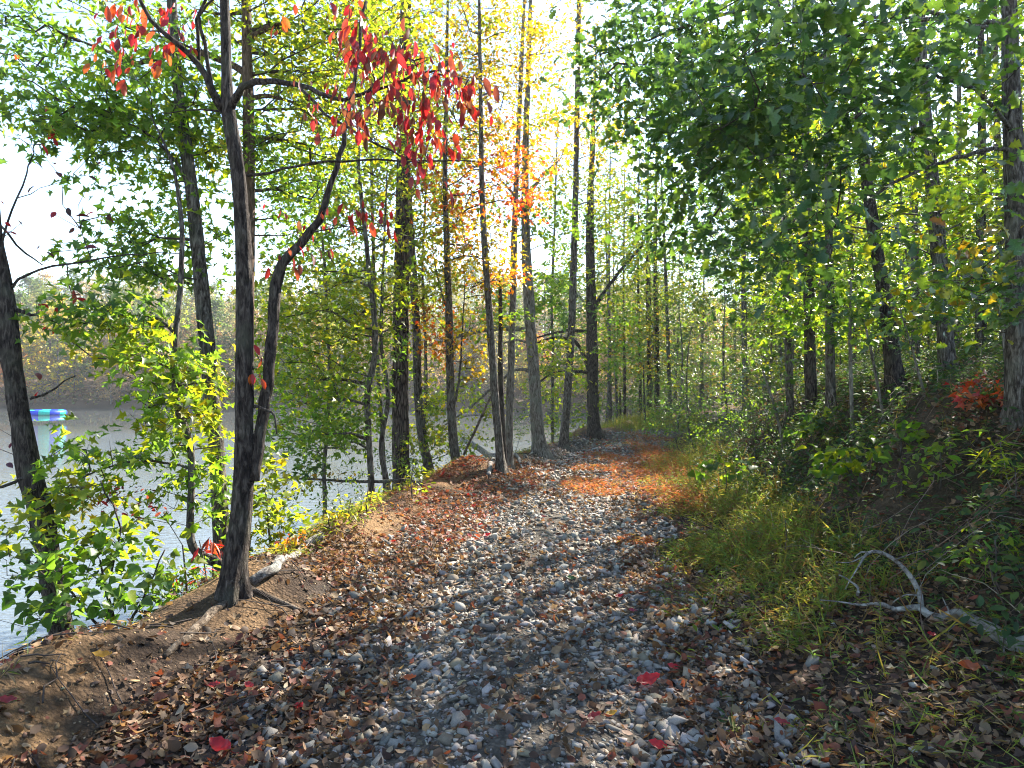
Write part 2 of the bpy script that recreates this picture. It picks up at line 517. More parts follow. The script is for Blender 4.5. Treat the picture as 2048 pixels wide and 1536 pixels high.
# ------------------------------------------------------------------ branching
class Grower:
    def __init__(s, trunk):                       # trunk: (n,4) xyz radius
        s.cap = max(64, len(trunk) * 2)
        s.pos = np.zeros((s.cap, 3)); s.n = len(trunk)
        s.pos[:s.n] = trunk[:, :3]
        s.par = [-1] * s.n; s.trad = list(trunk[:, 3]); s.nt = s.n
        s.runs = []
        s.plen = [0.0] * s.n

    def push(s, p, par, plen):
        if s.n >= s.cap:
            s.cap *= 2; q = np.zeros((s.cap, 3)); q[:s.n] = s.pos[:s.n]; s.pos = q
        s.pos[s.n] = p; s.par.append(par); s.plen.append(plen); s.n += 1
        return s.n - 1

    def grow(s, tips, rise=.35, wander=.05, step=.22):
        d = np.linalg.norm(tips[:, None] - s.pos[None, :s.nt], axis=2).min(1)
        for k in np.argsort(d):
            p = tips[k]
            q = s.pos[:s.n]
            dv = p - q
            dist = np.sqrt((dv * dv).sum(1))
            hor = np.sqrt((dv[:, :2] ** 2).sum(1))
            cost = dist + .35 * np.array(s.plen) + np.maximum(0, rise * hor - dv[:, 2]) * .9
            i = int(np.argmin(cost))
            a = q[i].copy(); L = dist[i]
            m = max(1, int(L / step))
            mid = (a + p) / 2 + np.array([0, 0, .10 * L]) + rng.normal(0, .06 * L, 3)
            run = [i]; j = i
            for u in np.linspace(0, 1, m + 1)[1:]:
                x = (1 - u) ** 2 * a + 2 * u * (1 - u) * mid + u * u * p
                if u < 1: x = x + rng.normal(0, wander * min(step, L), 3)
                j = s.push(x, j, s.plen[j] + L / m)
                run.append(j)
            s.runs.append(run)

    def emit(s, mb_big, mb_small, r0=.0022, power=.5, big=.012, limit=.75):
        cnt = np.zeros(s.n)
        for r in s.runs: cnt[r[-1]] += 1
        for i in range(s.n - 1, s.nt - 1, -1):
            pa = s.par[i]
            if pa >= 0: cnt[pa] += cnt[i]
        limbs = []
        for r in s.runs:
            pts = s.pos[r].copy()
            rad = r0 * np.maximum(cnt[r], 1) ** power
            if r[0] < s.nt: rad[0] = rad[1] * 1.25; rad = np.minimum(rad, s.trad[r[0]] * limit)
            else: rad[0] = min(rad[0], rad[1] * 1.15)
            rad[-1] *= .5
            if r[0] < s.nt and rad[1] > big and mb_big is not None:
                limbs.append((pts, rad))
            else:
                tube(mb_small, pts, rad, 6 if rad[0] > .012 else (4 if rad[0] > .005 else 3), cap=False)
        return limbs


def spray_leaves(L, grower, n0, per, size, pal, kind=0, droop=.3, spread=.16, upn=1.0, hang=0.0):
    """leaves alternately along the last stretch before every tip made since run N0"""
    runs = grower.runs[n0:]
    tips = np.array([grower.pos[r[-1]] for r in runs]); prev = np.array([grower.pos[r[-2]] for r in runs])
    d = norm(tips - prev)
    d = norm(d + rng.normal(0, .25, d.shape))
    m = len(tips)
    u = rng.uniform(-1, 1, (m, per))
    side = norm(np.cross(d, np.array([0, 0, 1.0])) + 1e-6)
    sg = np.where(np.arange(per)[None] % 2, 1.0, -1.0) * np.ones((m, 1))
    pos = tips[:, None] + d[:, None] * (u * spread)[..., None] + side[:, None] * (sg * rng.uniform(0, .35, (m, per)) * spread)[..., None] + rng.normal(0, .18 * spread, (m, per, 3))
    ax = d[:, None] * rng.uniform(.1, .9, (m, per, 1)) + side[:, None] * (sg * rng.uniform(.3, 1, (m, per)))[..., None] + rng.normal(0, .35, (m, per, 3))
    ax[..., 2] -= droop
    ax = norm(ax)
    if hang: ax = norm(ax * (1 - hang) + np.array([0, 0, -1.0]) * hang)
    nn = np.array([0, 0, upn]) + rng.normal(0, .55, (m, per, 3))
    k = m * per
    L.add(pos.reshape(k, 3), ax.reshape(k, 3), nn.reshape(k, 3), size * rng.uniform(.5, 1.35, k), palette(pal, k), kind)


# ------------------------------------------------------------------ one tree from the photograph
TMPL = dict(star=T_STAR, maple=T_MAPLE, oak=T_OAK, oval=T_OVAL, broad=T_BROAD, small=T_SMALL, lance=T_LANCE, needle=T_NEEDLE)


def tree(name, label, cat, trunk, depth=None, lean=0.0, bark='bark', blobs=(), leaf='star', size=.11, per=8, ind=0,
         group=None, top=None, sides=14, stems=(), mat='leaf', rise=.35, droop=.3, spread=.16, r0=.0028, hang=0.0, flare=.25, rough=.13, step=.22, limbs=(), seed=None, base=True, big=.012, airy=(1.2, 1.7, .8)):
    """TRUNK: (px, py, width px) from the foot up; LEAN: metres of depth gained per metre of height; BLOBS: (px, py, rx, ry, depth offset, half depth, sprays, palette)"""
    seed = seed if seed is not None else len(bpy.data.objects) % 97
    d0 = depth if depth is not None else hit(trunk[0][0], trunk[0][1])

    def conv(pl, dd0=0.0):
        out = []
        for px, py, w in pl:
            z = CAMZ - d0 * (py - CY) / F
            d = d0 + dd0 + lean * max(0, z - CAMZ + 1.5)
            out.append([*P(px, py, d), w * .9 / 2 / F * d])
        return out
    tp = conv(trunk)
    if top:                                         # the part above the frame: extra height
        e = np.array(tp[-1]) - np.array(tp[-2]); e[:3] /= np.linalg.norm(e[:3]) + 1e-6
        x = np.array(tp[-1])
        for q in (.5, 1.0):
            tp.append([*(x[:3] + e[:3] * top * q), x[3] * (1 - .7 * q)])
    b0 = np.array(tp[0])
    if base:
        g = min(Hs(b0[0], b0[1]), b0[2])
        tp = [[b0[0], b0[1], g - .15, b0[3] * 1.0]] + tp if b0[2] - g > .1 else [[b0[0], b0[1], b0[2] - .2, b0[3]]] + tp
    tr = spline(tp, .14)
    h = tr[:, 2] - tr[0, 2] - .15
    if base: tr[:, 3] *= 1 + flare * np.exp(-np.maximum(h, 0) / (.9 * b0[3] + .03))
    tr[:, 3] = np.maximum(tr[:, 3], .004)
    origin = np.array([b0[0], b0[1], b0[2]])
    root = bpy.data.objects.new(name, None)
    root.empty_display_size = .2
    root.location = origin
    COL.objects.link(root)
    root['label'] = label; root['category'] = cat
    if group: root['group'] = group
    mb = MB(); tube(mb, tr[:, :3], tr[:, 3], sides, rough, seed, lobes=.5 if base and sides > 8 else 0)
    link('trunk', mb.mesh('trunk', M[bark], True, origin), root)
    nodes = [tr]
    for pl in stems:                                # further stems or hand drawn limbs: (pixels, depth offset at the end)
        pts, dd = pl
        q = np.array(conv(pts)); u = np.linspace(0, 1, len(q))
        sc = (q[:, 1] + dd * u) / q[:, 1]
        q[:, 0] *= sc; q[:, 2] = CAMZ + (q[:, 2] - CAMZ) * sc; q[:, 1] *= sc; q[:, 3] *= sc
        q = spline(q, .12)
        q[:, :3] += rng.normal(0, .006, (len(q), 3))
        q[:, 3] = np.maximum(q[:, 3], .003)
        mb = MB(); tube(mb, q[:, :3], q[:, 3], 9, rough * .8, seed + 1)
        link('limb', mb.mesh('limb', M[bark], True, origin), root)
        nodes.append(q)
    if blobs:
        g = Grower(np.vstack(nodes))
        L = Leaves()
        for bl in blobs:
            px, py, rx, ry, off, hd, ns, pal = bl[:8]
            rx, ry, hd, ns = rx * airy[0], ry * airy[0], hd * airy[1], max(1, int(ns * airy[2]))
            kw = bl[8] if len(bl) > 8 else {}
            zc = CAMZ - d0 * (py - CY) / F
            d = d0 + off + lean * max(0, zc - CAMZ + 1.5)
            u = norm(rng.normal(0, 1, (ns, 3))) * rng.uniform(0, 1, (ns, 1)) ** .4
            c = P(px, py, d)
            t = c + u * np.array([rx * d / F, hd, ry * d / F])
            t = t[t[:, 2] > H(t[:, 0], t[:, 1]) + .08]
            if len(t) == 0: continue
            n0 = len(g.runs)
            g.grow(t, kw.get('rise', rise), step=step)
            spray_leaves(L, g, n0, kw.get('per', per), kw.get('size', size), pal, 0, kw.get('droop', droop), kw.get('spread', spread), hang=kw.get('hang', hang))
        sm = MB()
        for pts, rad in g.emit(True, sm, r0=r0, big=big):
            q = spline(np.column_stack([pts, rad]), .1)
            mb = MB(); tube(mb, q[:, :3], q[:, 3], 8, .1, seed)
            link('limb', mb.mesh('limb', M[bark], True, origin), root)
        if sm.v: link('twigs', sm.mesh('twigs', M['twig'], True, origin), root, kind='stuff')
        if not L.p: return root
        p, a, n, s, c, k = L.arrays()
        sel = np.zeros(len(p), bool)
        if ind:
            big_ = np.where(in_view(p, 0), s / np.maximum(p[:, 1], .5), 0)
            sel[np.argsort(-big_)[:ind]] = True
            leaf_objects('leaf', root, origin, TMPL[leaf], leaf, M[mat], p[sel], a[sel], n[sel], s[sel], c[sel])
        if (~sel).any():
            mb = MB(); leaf_geo(mb, TMPL[leaf], p[~sel], a[~sel], n[~sel], s[~sel], c[~sel])
            link('crown', mb.mesh('crown', M[mat], False, origin), root, kind='stuff')
    return root


# ================================================================== LARGE STRUCTURE
def axis(lo, hi, mn, a, b, grow):
    """coordinates spaced MN between a and b, coarser and coarser out to lo and hi"""
    c = list(np.arange(a, b + 1e-6, mn)); s = mn
    while c[-1] < hi: s *= grow; c.append(c[-1] + s)
    s = mn
    while c[0] > lo: s *= grow; c.insert(0, c[0] - s)
    return np.array(c)


gx = axis(-260, 260, .085, -4.5, 8.5, 1.06)
gy = axis(-40, 420, .085, 1.5, 13, 1.025)
X, Y = np.meshgrid(gx, gy)
Z = H(X, Y)


def ground_col(x, y):
    d = xl(y) - x; e = x - xr(y); pc = np.abs(x - xc(y)) - hw(y)
    c = np.zeros(x.shape + (3,)); c[:] = (.060, .042, .030)          # leaf mould
    n = vnoise(x * 1.3, y * 1.3, 21); n2 = vnoise(x * 3.1, y * 3.1, 22)

    def put(col, w):
        w = np.clip(w, 0, 1)[..., None]
        c[:] = c * (1 - w) + np.array(col) * w
    put((.25, .155, .078), sstep(-1.05, -.5, d) * sstep(.9, .1, d) * sstep(-.35, .05, n + .3 * n2))    # clay of the bank top
    put((.23, .10, .05), np.exp(-((x + .8) / 1.0) ** 2 - ((y - 10.6) / 1.9) ** 2) * sstep(-.75, -.25, d) * 1.2)   # red berm
    put((.13, .125, .12), sstep(.25, -.15, pc + .5 * n))                                            # grit between the stones
    put((.060, .044, .028), sstep(.3, 1.2, e))
    put((.095, .070, .048), sstep(.7, 1.3, e) * sstep(3.2, 2.2, e) * sstep(-.05, .25, n))             # raw earth of the cut
    put((.05, .06, .02), sstep(1.2, 2.2, e) * sstep(.12, .3, n2) * .7)                               # moss
    put((.05, .042, .026), sstep(.5, 1.5, d))
    far = y > shore(x)
    c[far] = (.12, .085, .055)
    return c


gm = MB()
ny, nx = X.shape
idx = np.arange(nx * ny).reshape(ny, nx)
gm.add(np.stack([X, Y, Z], -1).reshape(-1, 3), np.stack([idx[:-1, :-1], idx[:-1, 1:], idx[1:, 1:], idx[1:, :-1]], -1).reshape(-1, 4), None, ground_col(X, Y).reshape(-1, 3))
ground = link('ground', gm.mesh('ground', M['soil'], True), kind='structure')

# the lake
m, nt, out = new_mat('lake_water')
Lk = nt.links.new
tc = N(nt, 'ShaderNodeTexCoord')
mp = N(nt, 'ShaderNodeMapping'); mp.inputs['Scale'].default_value = (1.0, 2.6, 1); mp.inputs['Rotation'].default_value = (0, 0, .35)
Lk(tc.outputs['Object'], mp.inputs[0])
w1 = N(nt, 'ShaderNodeTexNoise'); w1.inputs['Scale'].default_value = 2.6; w1.inputs['Detail'].default_value = 3; w1.inputs['Distortion'].default_value = .8
w2 = N(nt, 'ShaderNodeTexNoise'); w2.inputs['Scale'].default_value = 9.0; w2.inputs['Detail'].default_value = 2; w2.inputs['Distortion'].default_value = .5
cal = N(nt, 'ShaderNodeTexNoise'); cal.inputs['Scale'].default_value = .06; cal.inputs['Detail'].default_value = 2
Lk(mp.outputs[0], w1.inputs['Vector']); Lk(mp.outputs[0], w2.inputs['Vector']); Lk(tc.outputs['Object'], cal.inputs['Vector'])
ad = N(nt, 'ShaderNodeMath', operation='MULTIPLY_ADD'); ad.inputs[1].default_value = .35
Lk(w2.outputs[0], ad.inputs[0]); Lk(w1.outputs[0], ad.inputs[2])
cm = N(nt, 'ShaderNodeMapRange'); cm.inputs[1].default_value = .35; cm.inputs[2].default_value = .6; cm.inputs[3].default_value = .45; cm.inputs[4].default_value = 1.0
Lk(cal.outputs[0], cm.inputs[0])
bp = N(nt, 'ShaderNodeBump'); bp.inputs['Distance'].default_value = .020
sx = N(nt, 'ShaderNodeSeparateXYZ'); Lk(tc.outputs['Object'], sx.inputs[0])
yr = N(nt, 'ShaderNodeMapRange'); yr.inputs[1].default_value = 47; yr.inputs[2].default_value = 58; yr.inputs[3].default_value = 1; yr.inputs[4].default_value = .02      # sheltered, smooth water by the far shore
Lk(sx.outputs[1], yr.inputs[0])
ms = N(nt, 'ShaderNodeMath', operation='MULTIPLY'); Lk(cm.outputs[0], ms.inputs[0]); Lk(yr.outputs[0], ms.inputs[1])
Lk(ms.outputs[0], bp.inputs['Strength']); Lk(ad.outputs[0], bp.inputs['Height'])
b = N(nt, 'ShaderNodeBsdfPrincipled'); b.inputs['Base Color'].default_value = (.098, .110, .108, 1); b.inputs['Roughness'].default_value = .03; b.inputs['IOR'].default_value = 1.42
Lk(bp.outputs[0], b.inputs['Normal']); Lk(b.outputs[0], out.inputs[0])
wm = MB()
wm.add([(-260, -40, WATER_Z), (60, -40, WATER_Z), (60, 125, WATER_Z), (-260, 125, WATER_Z)], [[0, 1, 2, 3]])
link('lake_water', wm.mesh('lake_water', m), kind='structure')

# the gravel path: a crowned strip 4 mm above the soil, its edges run out into it
pm = MB()
ys = np.concatenate([np.arange(-6, 14, .12), np.arange(14, 40, .3)])
us = np.linspace(-1, 1, 25)
PX, PY = [], []
for y in ys:
    w = hw(y) * (1.0 + .16 * float(vnoise(y * .8, 3, 31)))
    PX.append(xc(y) + us * w + .05 * float(vnoise(y * 2.1, 9, 32))); PY.append(np.full(25, y))
PX, PY = np.array(PX), np.array(PY)
PZ = H(PX, PY) + .004 + .012 * (1 - np.abs(us)[None] ** 3) - .03 * (np.abs(us)[None] > .97)
k = np.arange(PX.size).reshape(PX.shape)
gcol = np.array([.125, .108, .088]) * (1 + .5 * vnoise(PX * 2, PY * 2, 33))[..., None]
pm.add(np.stack([PX, PY, PZ], -1).reshape(-1, 3), np.stack([k[:-1, :-1], k[:-1, 1:], k[1:, 1:], k[1:, :-1]], -1).reshape(-1, 4), None, gcol.reshape(-1, 3))
path = link('gravel_path', pm.mesh('gravel_path', M['soil'], True), kind='structure')

# ------------------------------------------------------------------ stones
import bmesh
STONES = []
for i in range(14):
    bm = bmesh.new()
    for q in range(8):
        v = norm(rng.normal(0, 1, 3)) * rng.uniform(.8, 1.05)
        bm.verts.new((v[0] * .64, v[1] * .46, v[2] * .36))
    r = bmesh.ops.convex_hull(bm, input=bm.verts)
    bmesh.ops.delete(bm, geom=[g for g in r['geom_interior'] if isinstance(g, bmesh.types.BMVert)], context='VERTS')
    bmesh.ops.triangulate(bm, faces=bm.faces)
    bm.verts.ensure_lookup_table(); bm.verts.index_update()
    STONES.append((np.array([v.co[:] for v in bm.verts]), np.array([[v.index for v in f.verts] for f in bm.faces])))
    bm.free()


def stone_cover(x, y):
    """how much of the path the bare stone covers here (0..1)"""
    u = (x - xc(y)) / hw(y)
    n = vnoise(x * 1.5, y * .8, 41); n2 = vnoise(x * 3.5, y * 2.5, 42)
    c = sstep(1.2, .7, np.abs(u) + .5 * n)
    c = c * (1 - .75 * np.exp(-((u - .05) / .16) ** 2) * sstep(-.15, .2, n + .5 * n2) * (y < 9))      # leafy strip along the middle
    return c * sstep(-.5, .05, n2 + .12) * .92


def rand_rot(n, tilt=.5):
    az = rng.uniform(0, 2 * np.pi, n); tx, ty = rng.normal(0, tilt, n), rng.normal(0, tilt, n)
    up = norm(np.stack([tx, ty, np.ones(n)], -1))
    a = np.stack([np.cos(az), np.sin(az), np.zeros(n)], -1)
    return a, up


def scatter(y0, y1, x0f, x1f, density):
    m_ = 600
    yy = np.linspace(y0, y1, m_); wdt = np.array([x1f(v) - x0f(v) for v in yy])
    n = int(density * float(wdt.mean()) * (y1 - y0))
    y = rng.choice(yy, n, p=wdt / wdt.sum()) + rng.uniform(-1, 1, n) * (y1 - y0) / m_ / 2
    return np.array([rng.uniform(x0f(v), x1f(v)) for v in y]) if n < 1 else x0f(y) + (x1f(y) - x0f(y)) * rng.random(n), y


st_p, st_s = [], []
for y0, y1, den in ((2.0, 6, 620), (6, 10, 560), (10, 16, 360), (16, 30, 150)):
    x, y = scatter(y0, y1, lambda v: xc(v) - hw(v) * 1.2, lambda v: xc(v) + hw(v) * 1.2, den)
    keep = rng.random(len(x)) < stone_cover(x, y)
    x, y = x[keep], y[keep]
    s = np.exp(rng.normal(np.log(.050), .40, len(x))).clip(.02, .13) * (1 + .25 * (y > 12))
    st_p.append(np.stack([x, y, H(x, y) + .012 + s * rng.uniform(-.06, .16, len(x))], -1)); st_s.append(s)
# strays beside the path
x, y = scatter(2.3, 8, lambda v: xc(v) + hw(v) * .9, lambda v: xc(v) + hw(v) + 1.1, 9)
s = rng.uniform(.04, .11, len(x)); st_p.append(np.stack([x, y, H(x, y) + s * .12], -1)); st_s.append(s)
st_p, st_s = np.concatenate(st_p), np.concatenate(st_s)
n = len(st_p)
sa, sn = rand_rot(n, .65)
sc_ = np.array([.235, .215, .188]) * rng.uniform(.45, 1.4, (n, 1)) * rng.uniform(.95, 1.05, (n, 3))
tan = rng.random(n) < .22
sc_[tan] *= np.array([1.05, .92, .76])
sk = rng.integers(0, len(STONES), n)
app = np.where(in_view(st_p, -8), st_s / st_p[:, 1], 0)
near = np.zeros(n, bool); near[np.argsort(-app)[:300]] = True
sm_ = MB()
for i in range(len(STONES)):
    w = (sk == i) & ~near
    leaf_geo(sm_, STONES[i], st_p[w], sa[w], sn[w], st_s[w], sc_[w])
link('gravel', sm_.mesh('gravel', M['stone']), path, kind='stuff')
svar = {}
Rn = frames(sa, sn)
for i in np.nonzero(near)[0]:
    kk = (sk[i], int(sc_[i, 0] * 12), bool(tan[i]))
    if kk not in svar:
        mb = MB(); mb.add(STONES[sk[i]][0], None, STONES[sk[i]][1], sc_[i]); svar[kk] = mb.mesh('stone', M['stone'])
    o = bpy.data.objects.new('stone', svar[kk])
    mm = np.eye(4); mm[:3, :3] = Rn[i] * st_s[i]; mm[:3, 3] = st_p[i]
    o.parent = path; o.matrix_basis = Matrix(mm.tolist()); COL.objects.link(o)

# fines and small chips between the stones
x, y = scatter(2.0, 7, lambda v: xc(v) - hw(v) * 1.05, lambda v: xc(v) + hw(v) * 1.05, 900)
n = len(x); a_, n_ = rand_rot(n, .6); s = rng.uniform(.010, .028, n); k_ = rng.integers(0, len(STONES), n)
pz = H(x, y) + .014 + s * .1
mb = MB()
for i in range(len(STONES)):
    w = k_ == i
    leaf_geo(mb, STONES[i], np.stack([x, y, pz], -1)[w], a_[w], n_[w], s[w], palette([((.20, .185, .165), 3), ((.13, .11, .09), 3), ((.28, .26, .235), 1)], w.sum()))
link('stone_chips', mb.mesh('stone_chips', M['stone']), path, kind='stuff')

# ------------------------------------------------------------------ leaf litter
def curl(outline, c=(0, .42), k=.9):
    o = np.array(outline, float); v = np.vstack([np.array(c)[None], o])
    z = k * (.55 * v[:, 0] ** 2 * 2 + .5 * (v[:, 1] - .5) ** 2)
    return np.column_stack([v, z]), np.array([[0, 1 + i, 1 + (i + 1) % len(o)] for i in range(len(o))])


LIT = [curl([(0, 0), (.28, .25), (.30, .65), (0, 1), (-.30, .65), (-.28, .25)]),
       curl([(0, 0), (.2, .2), (.45, .45), (.2, .6), (0, 1), (-.2, .6), (-.45, .45), (-.2, .2)], k=1.4),
       curl([(0, 0), (.2, .4), (.12, .8), (0, 1), (-.2, .7), (-.16, .3)], k=2.2),
       curl([(0, 0), (.3, .1), (.36, .5), (.1, .75), (-.1, 1), (-.4, .55), (-.3, .1)], k=-1.0)]
LITTER = [((.105, .060, .034), 4), ((.155, .10, .058), 3), ((.052, .033, .022), 2.6), ((.22, .15, .09), 1.4), ((.15, .050, .028), 1.8), ((.29, .225, .155), .5)]
LIT_RED = [((.18, .055, .032), 3), ((.14, .068, .042), 4), ((.28, .03, .028), .6), ((.27, .13, .05), 1), ((.20, .12, .08), 2)]
lp, ls_, lc = [], [], []
for y0, y1, a, bnd, den, pal in (
        (2.0, 7, lambda v: xl(v) - .5, lambda v: xc(v) - hw(v) * .55, 1600, LITTER),
        (7, 14, lambda v: xl(v) - .4, lambda v: xc(v) - hw(v) * .5, 620, LIT_RED),
        (14, 26, lambda v: xl(v) - .3, lambda v: xc(v) + hw(v) * .9, 90, LIT_RED),
        (2.0, 7, lambda v: xc(v) - hw(v), lambda v: xc(v) + hw(v), 420, LITTER),
        (7, 14, lambda v: xc(v) - hw(v), lambda v: xc(v) + hw(v), 240, LITTER),
        (2.0, 7, lambda v: xc(v) + hw(v) * .7, lambda v: xr(v) + 3.2, 900, LITTER),
        (7, 16, lambda v: xc(v) + hw(v) * .8, lambda v: xr(v) + 5, 240, LITTER),
        (16, 32, lambda v: xr(v) + .3, lambda v: xr(v) + 9, 25, LITTER),
        (3.0, 6, lambda v: xl(v) - 1.2, lambda v: xl(v), 200, LITTER)):
    x, y = scatter(y0, y1, a, bnd, den)
    nn_ = vnoise(x * 1.2, y * 1.2, 51) + .6 * vnoise(x * 3, y * 3, 52)
    d = xl(y) - x
    keep = rng.random(len(x)) < (.75 + 1.0 * nn_) * np.where((d > -.8) & (d < .4), .16 + .55 * (nn_ > .05), 1)
    x, y = x[keep], y[keep]
    s = rng.uniform(.026, .072, len(x)) * (1 + .25 * (y > 9))
    lp.append(np.stack([x, y, H(x, y) + rng.uniform(.006, .03, len(x)) + .028 * (np.abs(x - xc(y)) < hw(y)) * rng.uniform(0, 1, len(x))], -1)); ls_.append(s); lc.append(palette(pal, len(x)))
lp, ls_, lc = np.concatenate(lp), np.concatenate(ls_), np.concatenate(lc)
n = len(lp)
la, ln = rand_rot(n, .75)
la[:, 2] = rng.normal(0, .4, n)
lk = rng.integers(0, len(LIT), n)
app = np.where(in_view(lp, -8), ls_ / lp[:, 1], 0)
near = np.zeros(n, bool); near[np.argsort(-app)[:300]] = True
mb = MB()
for i in range(len(LIT)):
    w = (lk == i) & ~near
    leaf_geo(mb, LIT[i], lp[w], la[w], ln[w], ls_[w], lc[w])
litter = link('leaf_litter', mb.mesh('leaf_litter', M['litter']), ground, kind='stuff')
for i in range(len(LIT)):
    w = (lk == i) & near
    leaf_objects('leaf', ground, np.zeros(3), LIT[i], 'litter%d' % i, M['litter'], lp[w], la[w], ln[w], ls_[w], lc[w])

# clay pebbles weathered out of the bank top
x, y = scatter(2.4, 12, lambda v: xl(v) - .25, lambda v: xl(v) + .95, 620)
keep = rng.random(len(x)) < sstep(-.25, .2, vnoise(x * 1.6, y * 1.2, 63))
x, y = x[keep], y[keep]; n = len(x)
a_, n_ = rand_rot(n, .5); s = np.exp(rng.normal(np.log(.016), .45, n)).clip(.006, .05)
mb = MB()
k_ = rng.integers(0, len(STONES), n)
for i in range(len(STONES)):
    w = k_ == i
    leaf_geo(mb, STONES[i], np.stack([x, y, H(x, y) + s * .1], -1)[w], a_[w], n_[w], s[w], palette([((.26, .165, .085), 3), ((.20, .12, .065), 3), ((.30, .23, .14), 1.5), ((.14, .09, .06), 2)], w.sum()))
link('clay_pebbles', mb.mesh('clay_pebbles', M['stone']), ground, kind='stuff')

# pine straw on the mounds and berms
x, y = scatter(4, 24, lambda v: xl(v) - .25, lambda v: xl(v) + 1.0, 700)
keep = rng.random(len(x)) < sstep(.02, .25, vnoise(x * .9, y * .7, 61) + .35 * ((y > 9.2) & (y < 12.5)) + .3 * ((y > 19) & (y < 22)))
x, y = x[keep], y[keep]; n = len(x)
a_, n_ = rand_rot(n, .4); a_[:, 2] = rng.normal(0, .22, n)
mb = MB()
leaf_geo(mb, (T_NEEDLE[0] * np.array([1.7, 1, 1]), T_NEEDLE[1]), np.stack([x, y, H(x, y) + .012], -1), a_, n_, rng.uniform(.10, .2, n), palette([((.22, .10, .05), 3), ((.15, .07, .035), 2), ((.28, .16, .08), 1)], n))
link('pine_straw', mb.mesh('pine_straw', M['straw']), ground, kind='stuff')

# ------------------------------------------------------------------ grasses
T_BLADE = (np.array([(-.018, 0, 0), (.018, 0, 0), (.014, .55, .05), (-.014, .55, .05), (0, 1, .28)]), np.array([[0, 1, 2], [0, 2, 3], [3, 2, 4]]))


def blades(mb, x, y, hgt, pal, w=1.0, leafy=0, flop=.45):
    n = len(x)
    if n == 0: return
    a = norm(np.stack([rng.normal(0, flop, n), rng.normal(0, flop, n), np.ones(n)], -1))
    nn = np.stack([rng.normal(0, 1, n), rng.normal(0, 1, n), np.zeros(n)], -1)
    s = hgt * rng.uniform(.5, 1.2, n)
    p = np.stack([x, y, H(x, y) - .01], -1)
    c = palette(pal, n)
    leaf_geo(mb, (T_BLADE[0] * np.array([w, 1, 1]), T_BLADE[1]), p, a, nn, s, c)
    for k_ in range(leafy):                       # short lance leaves up the stem
        u = rng.uniform(.25, 1.0, n)[:, None]
        q = p + a * (s[:, None] * u) + rng.normal(0, .008, (n, 3))
        az = rng.uniform(0, 6.28, n)
        ax = np.stack([np.cos(az), np.sin(az), rng.normal(.1, .35, n)], -1)
        leaf_geo(mb, T_LANCE, q, ax, np.array([0, 0, 1.0]) + rng.normal(0, .3, (n, 3)), rng.uniform(.035, .085, n), c * rng.uniform(.8, 1.25, (n, 1)))


STILT = [((.13, .18, .030), 3), ((.18, .185, .035), 3), ((.09, .15, .028), 3), ((.17, .12, .035), 1.6), ((.12, .07, .03), 1)]
RUST = [((.24, .085, .035), 3), ((.20, .05, .03), 2), ((.20, .12, .04), 2), ((.14, .11, .03), 1)]
LITGRASS = [((.10, .15, .02), 3), ((.17, .19, .03), 2), ((.24, .20, .04), 1)]
mb = MB()
for y0, y1, den in ((2.6, 5, 1000), (5, 9, 1000), (9, 15, 480), (15, 26, 150)):
    x, y = scatter(y0, y1, lambda v: xc(v) + hw(v) * .82, lambda v: xr(v) + 1.25, den)
    e = (x - xr(y)); nn_ = vnoise(x * 1.3, y * .9, 71) + .5 * vnoise(x * 3, y * 3, 72)
    prof = sstep(-.55, -.05, e + .5 * nn_) * sstep(1.25, .6, e)
    prof = prof * np.where(y < 3.6, .35, 1)
    prof = prof * np.where((CX + F * x / y > 1660) & (y < 4.95), .12, 1)      # thin about the dead branch
    keep = rng.random(len(x)) < prof * (.55 + 1.1 * nn_)
    hgt = .14 + .16 * sstep(-.3, .35, e) + .05 * nn_
    blades(mb, x[keep], y[keep], hgt[keep] * rng.uniform(.7, 1.3, keep.sum()), STILT, .9, 4 if y1 < 10 else 3, .85)
link('verge_grass', mb.mesh('verge_grass', M['grass']), ground, kind='stuff')
mb = MB()
for cx, cy_, rx, ry, den, hh in ((1290, 962, 75, 34, 900, .16), (1185, 980, 60, 16, 700, .13), (1340, 935, 60, 30, 700, .2), (1185, 940, 50, 7, 500, .10), (1300, 905, 40, 22, 500, .18), (1200, 915, 40, 6, 400, .1), (1270, 1085, 35, 12, 600, .05),
                                (1345, 1000, 55, 30, 500, .13), (1390, 1010, 50, 30, 300, .15), (1240, 925, 60, 8, 400, .12), (1300, 880, 45, 7, 300, .15)):
    d = hit(cx, cy_); n = int(den * 1.5)
    u = norm(rng.normal(0, 1, (n, 2))) * rng.uniform(0, 1, (n, 1)) ** .6
    x = d * (cx - CX) / F + u[:, 0] * rx * d / F
    y = d + u[:, 1] * ry * d * d / (1.6 * F)
    blades(mb, x, y, np.full(n, hh), RUST, .5, 2, .5)
link('rusty_grass', mb.mesh('rusty_grass', M['grass']), ground, kind='stuff')
mb = MB()
for y0, y1, den in ((5.6, 13, 760), (13, 24, 220)):
    x, y = scatter(y0, y1, lambda v: xl(v) - .75, lambda v: xl(v) + .28, den)
    keep = rng.random(len(x)) < sstep(-.15, .2, vnoise(x * 1.5, y * 1.1, 73) + .2)
    blades(mb, x[keep], y[keep], np.full(keep.sum(), .13), LITGRASS, .6, 2, .5)
x, y = scatter(23.5, 31, lambda v: xl(v) - .5, lambda v: xc(v) + 1.0, 130)
blades(mb, x, y, np.full(len(x), .38), LITGRASS, .6, 3, .4)
x, y = scatter(12, 23, lambda v: xc(v) - 1.2, lambda v: xc(v) + .9, 60)
keep = vnoise(x * 1.2, y * .6, 75) > .1
blades(mb, x[keep], y[keep], np.full(keep.sum(), .1), LITGRASS, .5, 2, .5)
